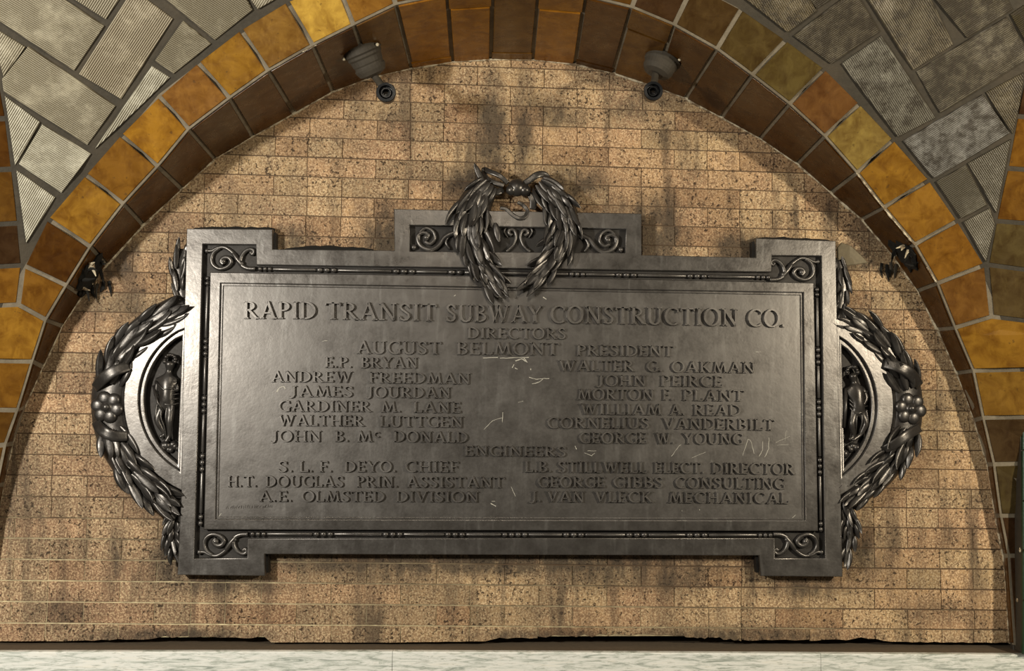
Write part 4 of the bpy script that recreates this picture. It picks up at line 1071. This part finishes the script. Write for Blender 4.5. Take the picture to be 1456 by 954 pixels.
lamp_holder((930, 122), (958, 36), .50, (932, 106), (928.5, 130), .36, 'right one of two dusty iron lamp holders with open black sockets under the arch')
# sooty stumps of two lost fittings
def stump(i0, frac, t, label, seed):
    rg = random.Random(seed)
    b = (lerp(BF[i0][0][0], BF[i0 + 1][0][0], frac), lerp(BF[i0][0][1], BF[i0 + 1][0][1], frac)); f = (lerp(BF[i0][1][0], BF[i0 + 1][1][0], frac), lerp(BF[i0][1][1], BF[i0 + 1][1][1], frac))
    B_, F_ = W(*b, 0), W(*f, dF(*f)); p = lerp(B_, F_, t)
    dep = (F_ - B_).normalized(); along = (soft(i0 + 1, t) - soft(i0, t)).normalized(); nrm = along.cross(dep).normalized()
    if nrm.dot(ctr - p) < 0: nrm = -nrm
    root = empty('broken_fitting', p); root['label'] = label; root['category'] = 'broken fitting'; root['group'] = 'burnt-out stumps of lost fittings'
    def blob(name, du, dn, rad, sq, mat, z, n=22, lab=None):
        bm = bmesh.new(); c = p + along * du + dep * dn; ring = []
        for layer, (s, hgt) in enumerate(((1.0, -.004), (1.0, .010 + z), (.72, .016 + z), (.3, .012 + z))):
            ring.append([])
            for k in range(n):
                a = 2 * math.pi * k / n; rr2 = rad * s * (1 + .35 * noise.noise(Vector((math.cos(a) * 1.6 + seed, math.sin(a) * 1.6, 0))) + .18 * rg.uniform(-1, 1) * (layer < 3))
                ring[-1].append(bm.verts.new(c + along * math.cos(a) * rr2 + dep * math.sin(a) * rr2 * sq + nrm * hgt))
        for A, B in zip(ring, ring[1:]):
            for k in range(n): bm.faces.new((A[k], A[(k + 1) % n], B[(k + 1) % n], B[k]))
        bm.faces.new(ring[-1])
        o = bm_obj(name, bm, mat, root); 
        if lab: o['label'] = lab
    blob('soot_crust', 0, 0, .062, 1.0, SOOT, 0, lab='black ragged crust')
    blob('soot_crust', -.05, -.045, .035, .8, SOOT, -.002)
    for k in range(9):
        a = rg.uniform(0, 6.28); c = p + along * math.cos(a) * .055 + dep * math.sin(a) * .05 + nrm * .012
        bm = bmesh.new(); e = c + nrm * rg.uniform(.01, .035) + along * rg.uniform(-.03, .03) + Vector((0, rg.uniform(-.01, .02), rg.uniform(-.02, .005)))
        tube(bm, [c, lerp(c, e, .5) + Vector((rg.uniform(-.006, .006), 0, rg.uniform(-.006, .006))), e], [rg.uniform(.004, .008), rg.uniform(.003, .007), .0015], 5)
        bm_obj('shard', bm, SOOT if k % 3 else PLASTER, root)
    for k in range(5):       # torn strips hanging on the brick
        x = b[0] + (8 if b[0] < 700 else -10) + rg.uniform(-14, 14); y = b[1] + rg.uniform(0, 12); bm = bmesh.new()
        P = [W(x, y, .006), W(x + rg.uniform(-3, 3), y + 10, .012), W(x + rg.uniform(-6, 6), y + rg.uniform(16, 26), .003)]
        tube(bm, P, [.006, rg.uniform(.004, .009), .001], 5, flat=.4); bm_obj('torn_strip', bm, IRON if k % 2 else SOOT, root)
stump(8, .55, .45, 'black ragged stump of a lost fitting low on the left side of the arch', 4)
stump(30, .15, .55, 'black ragged stump with pale plaster low on the right side of the arch', 9)
clean_tmp()
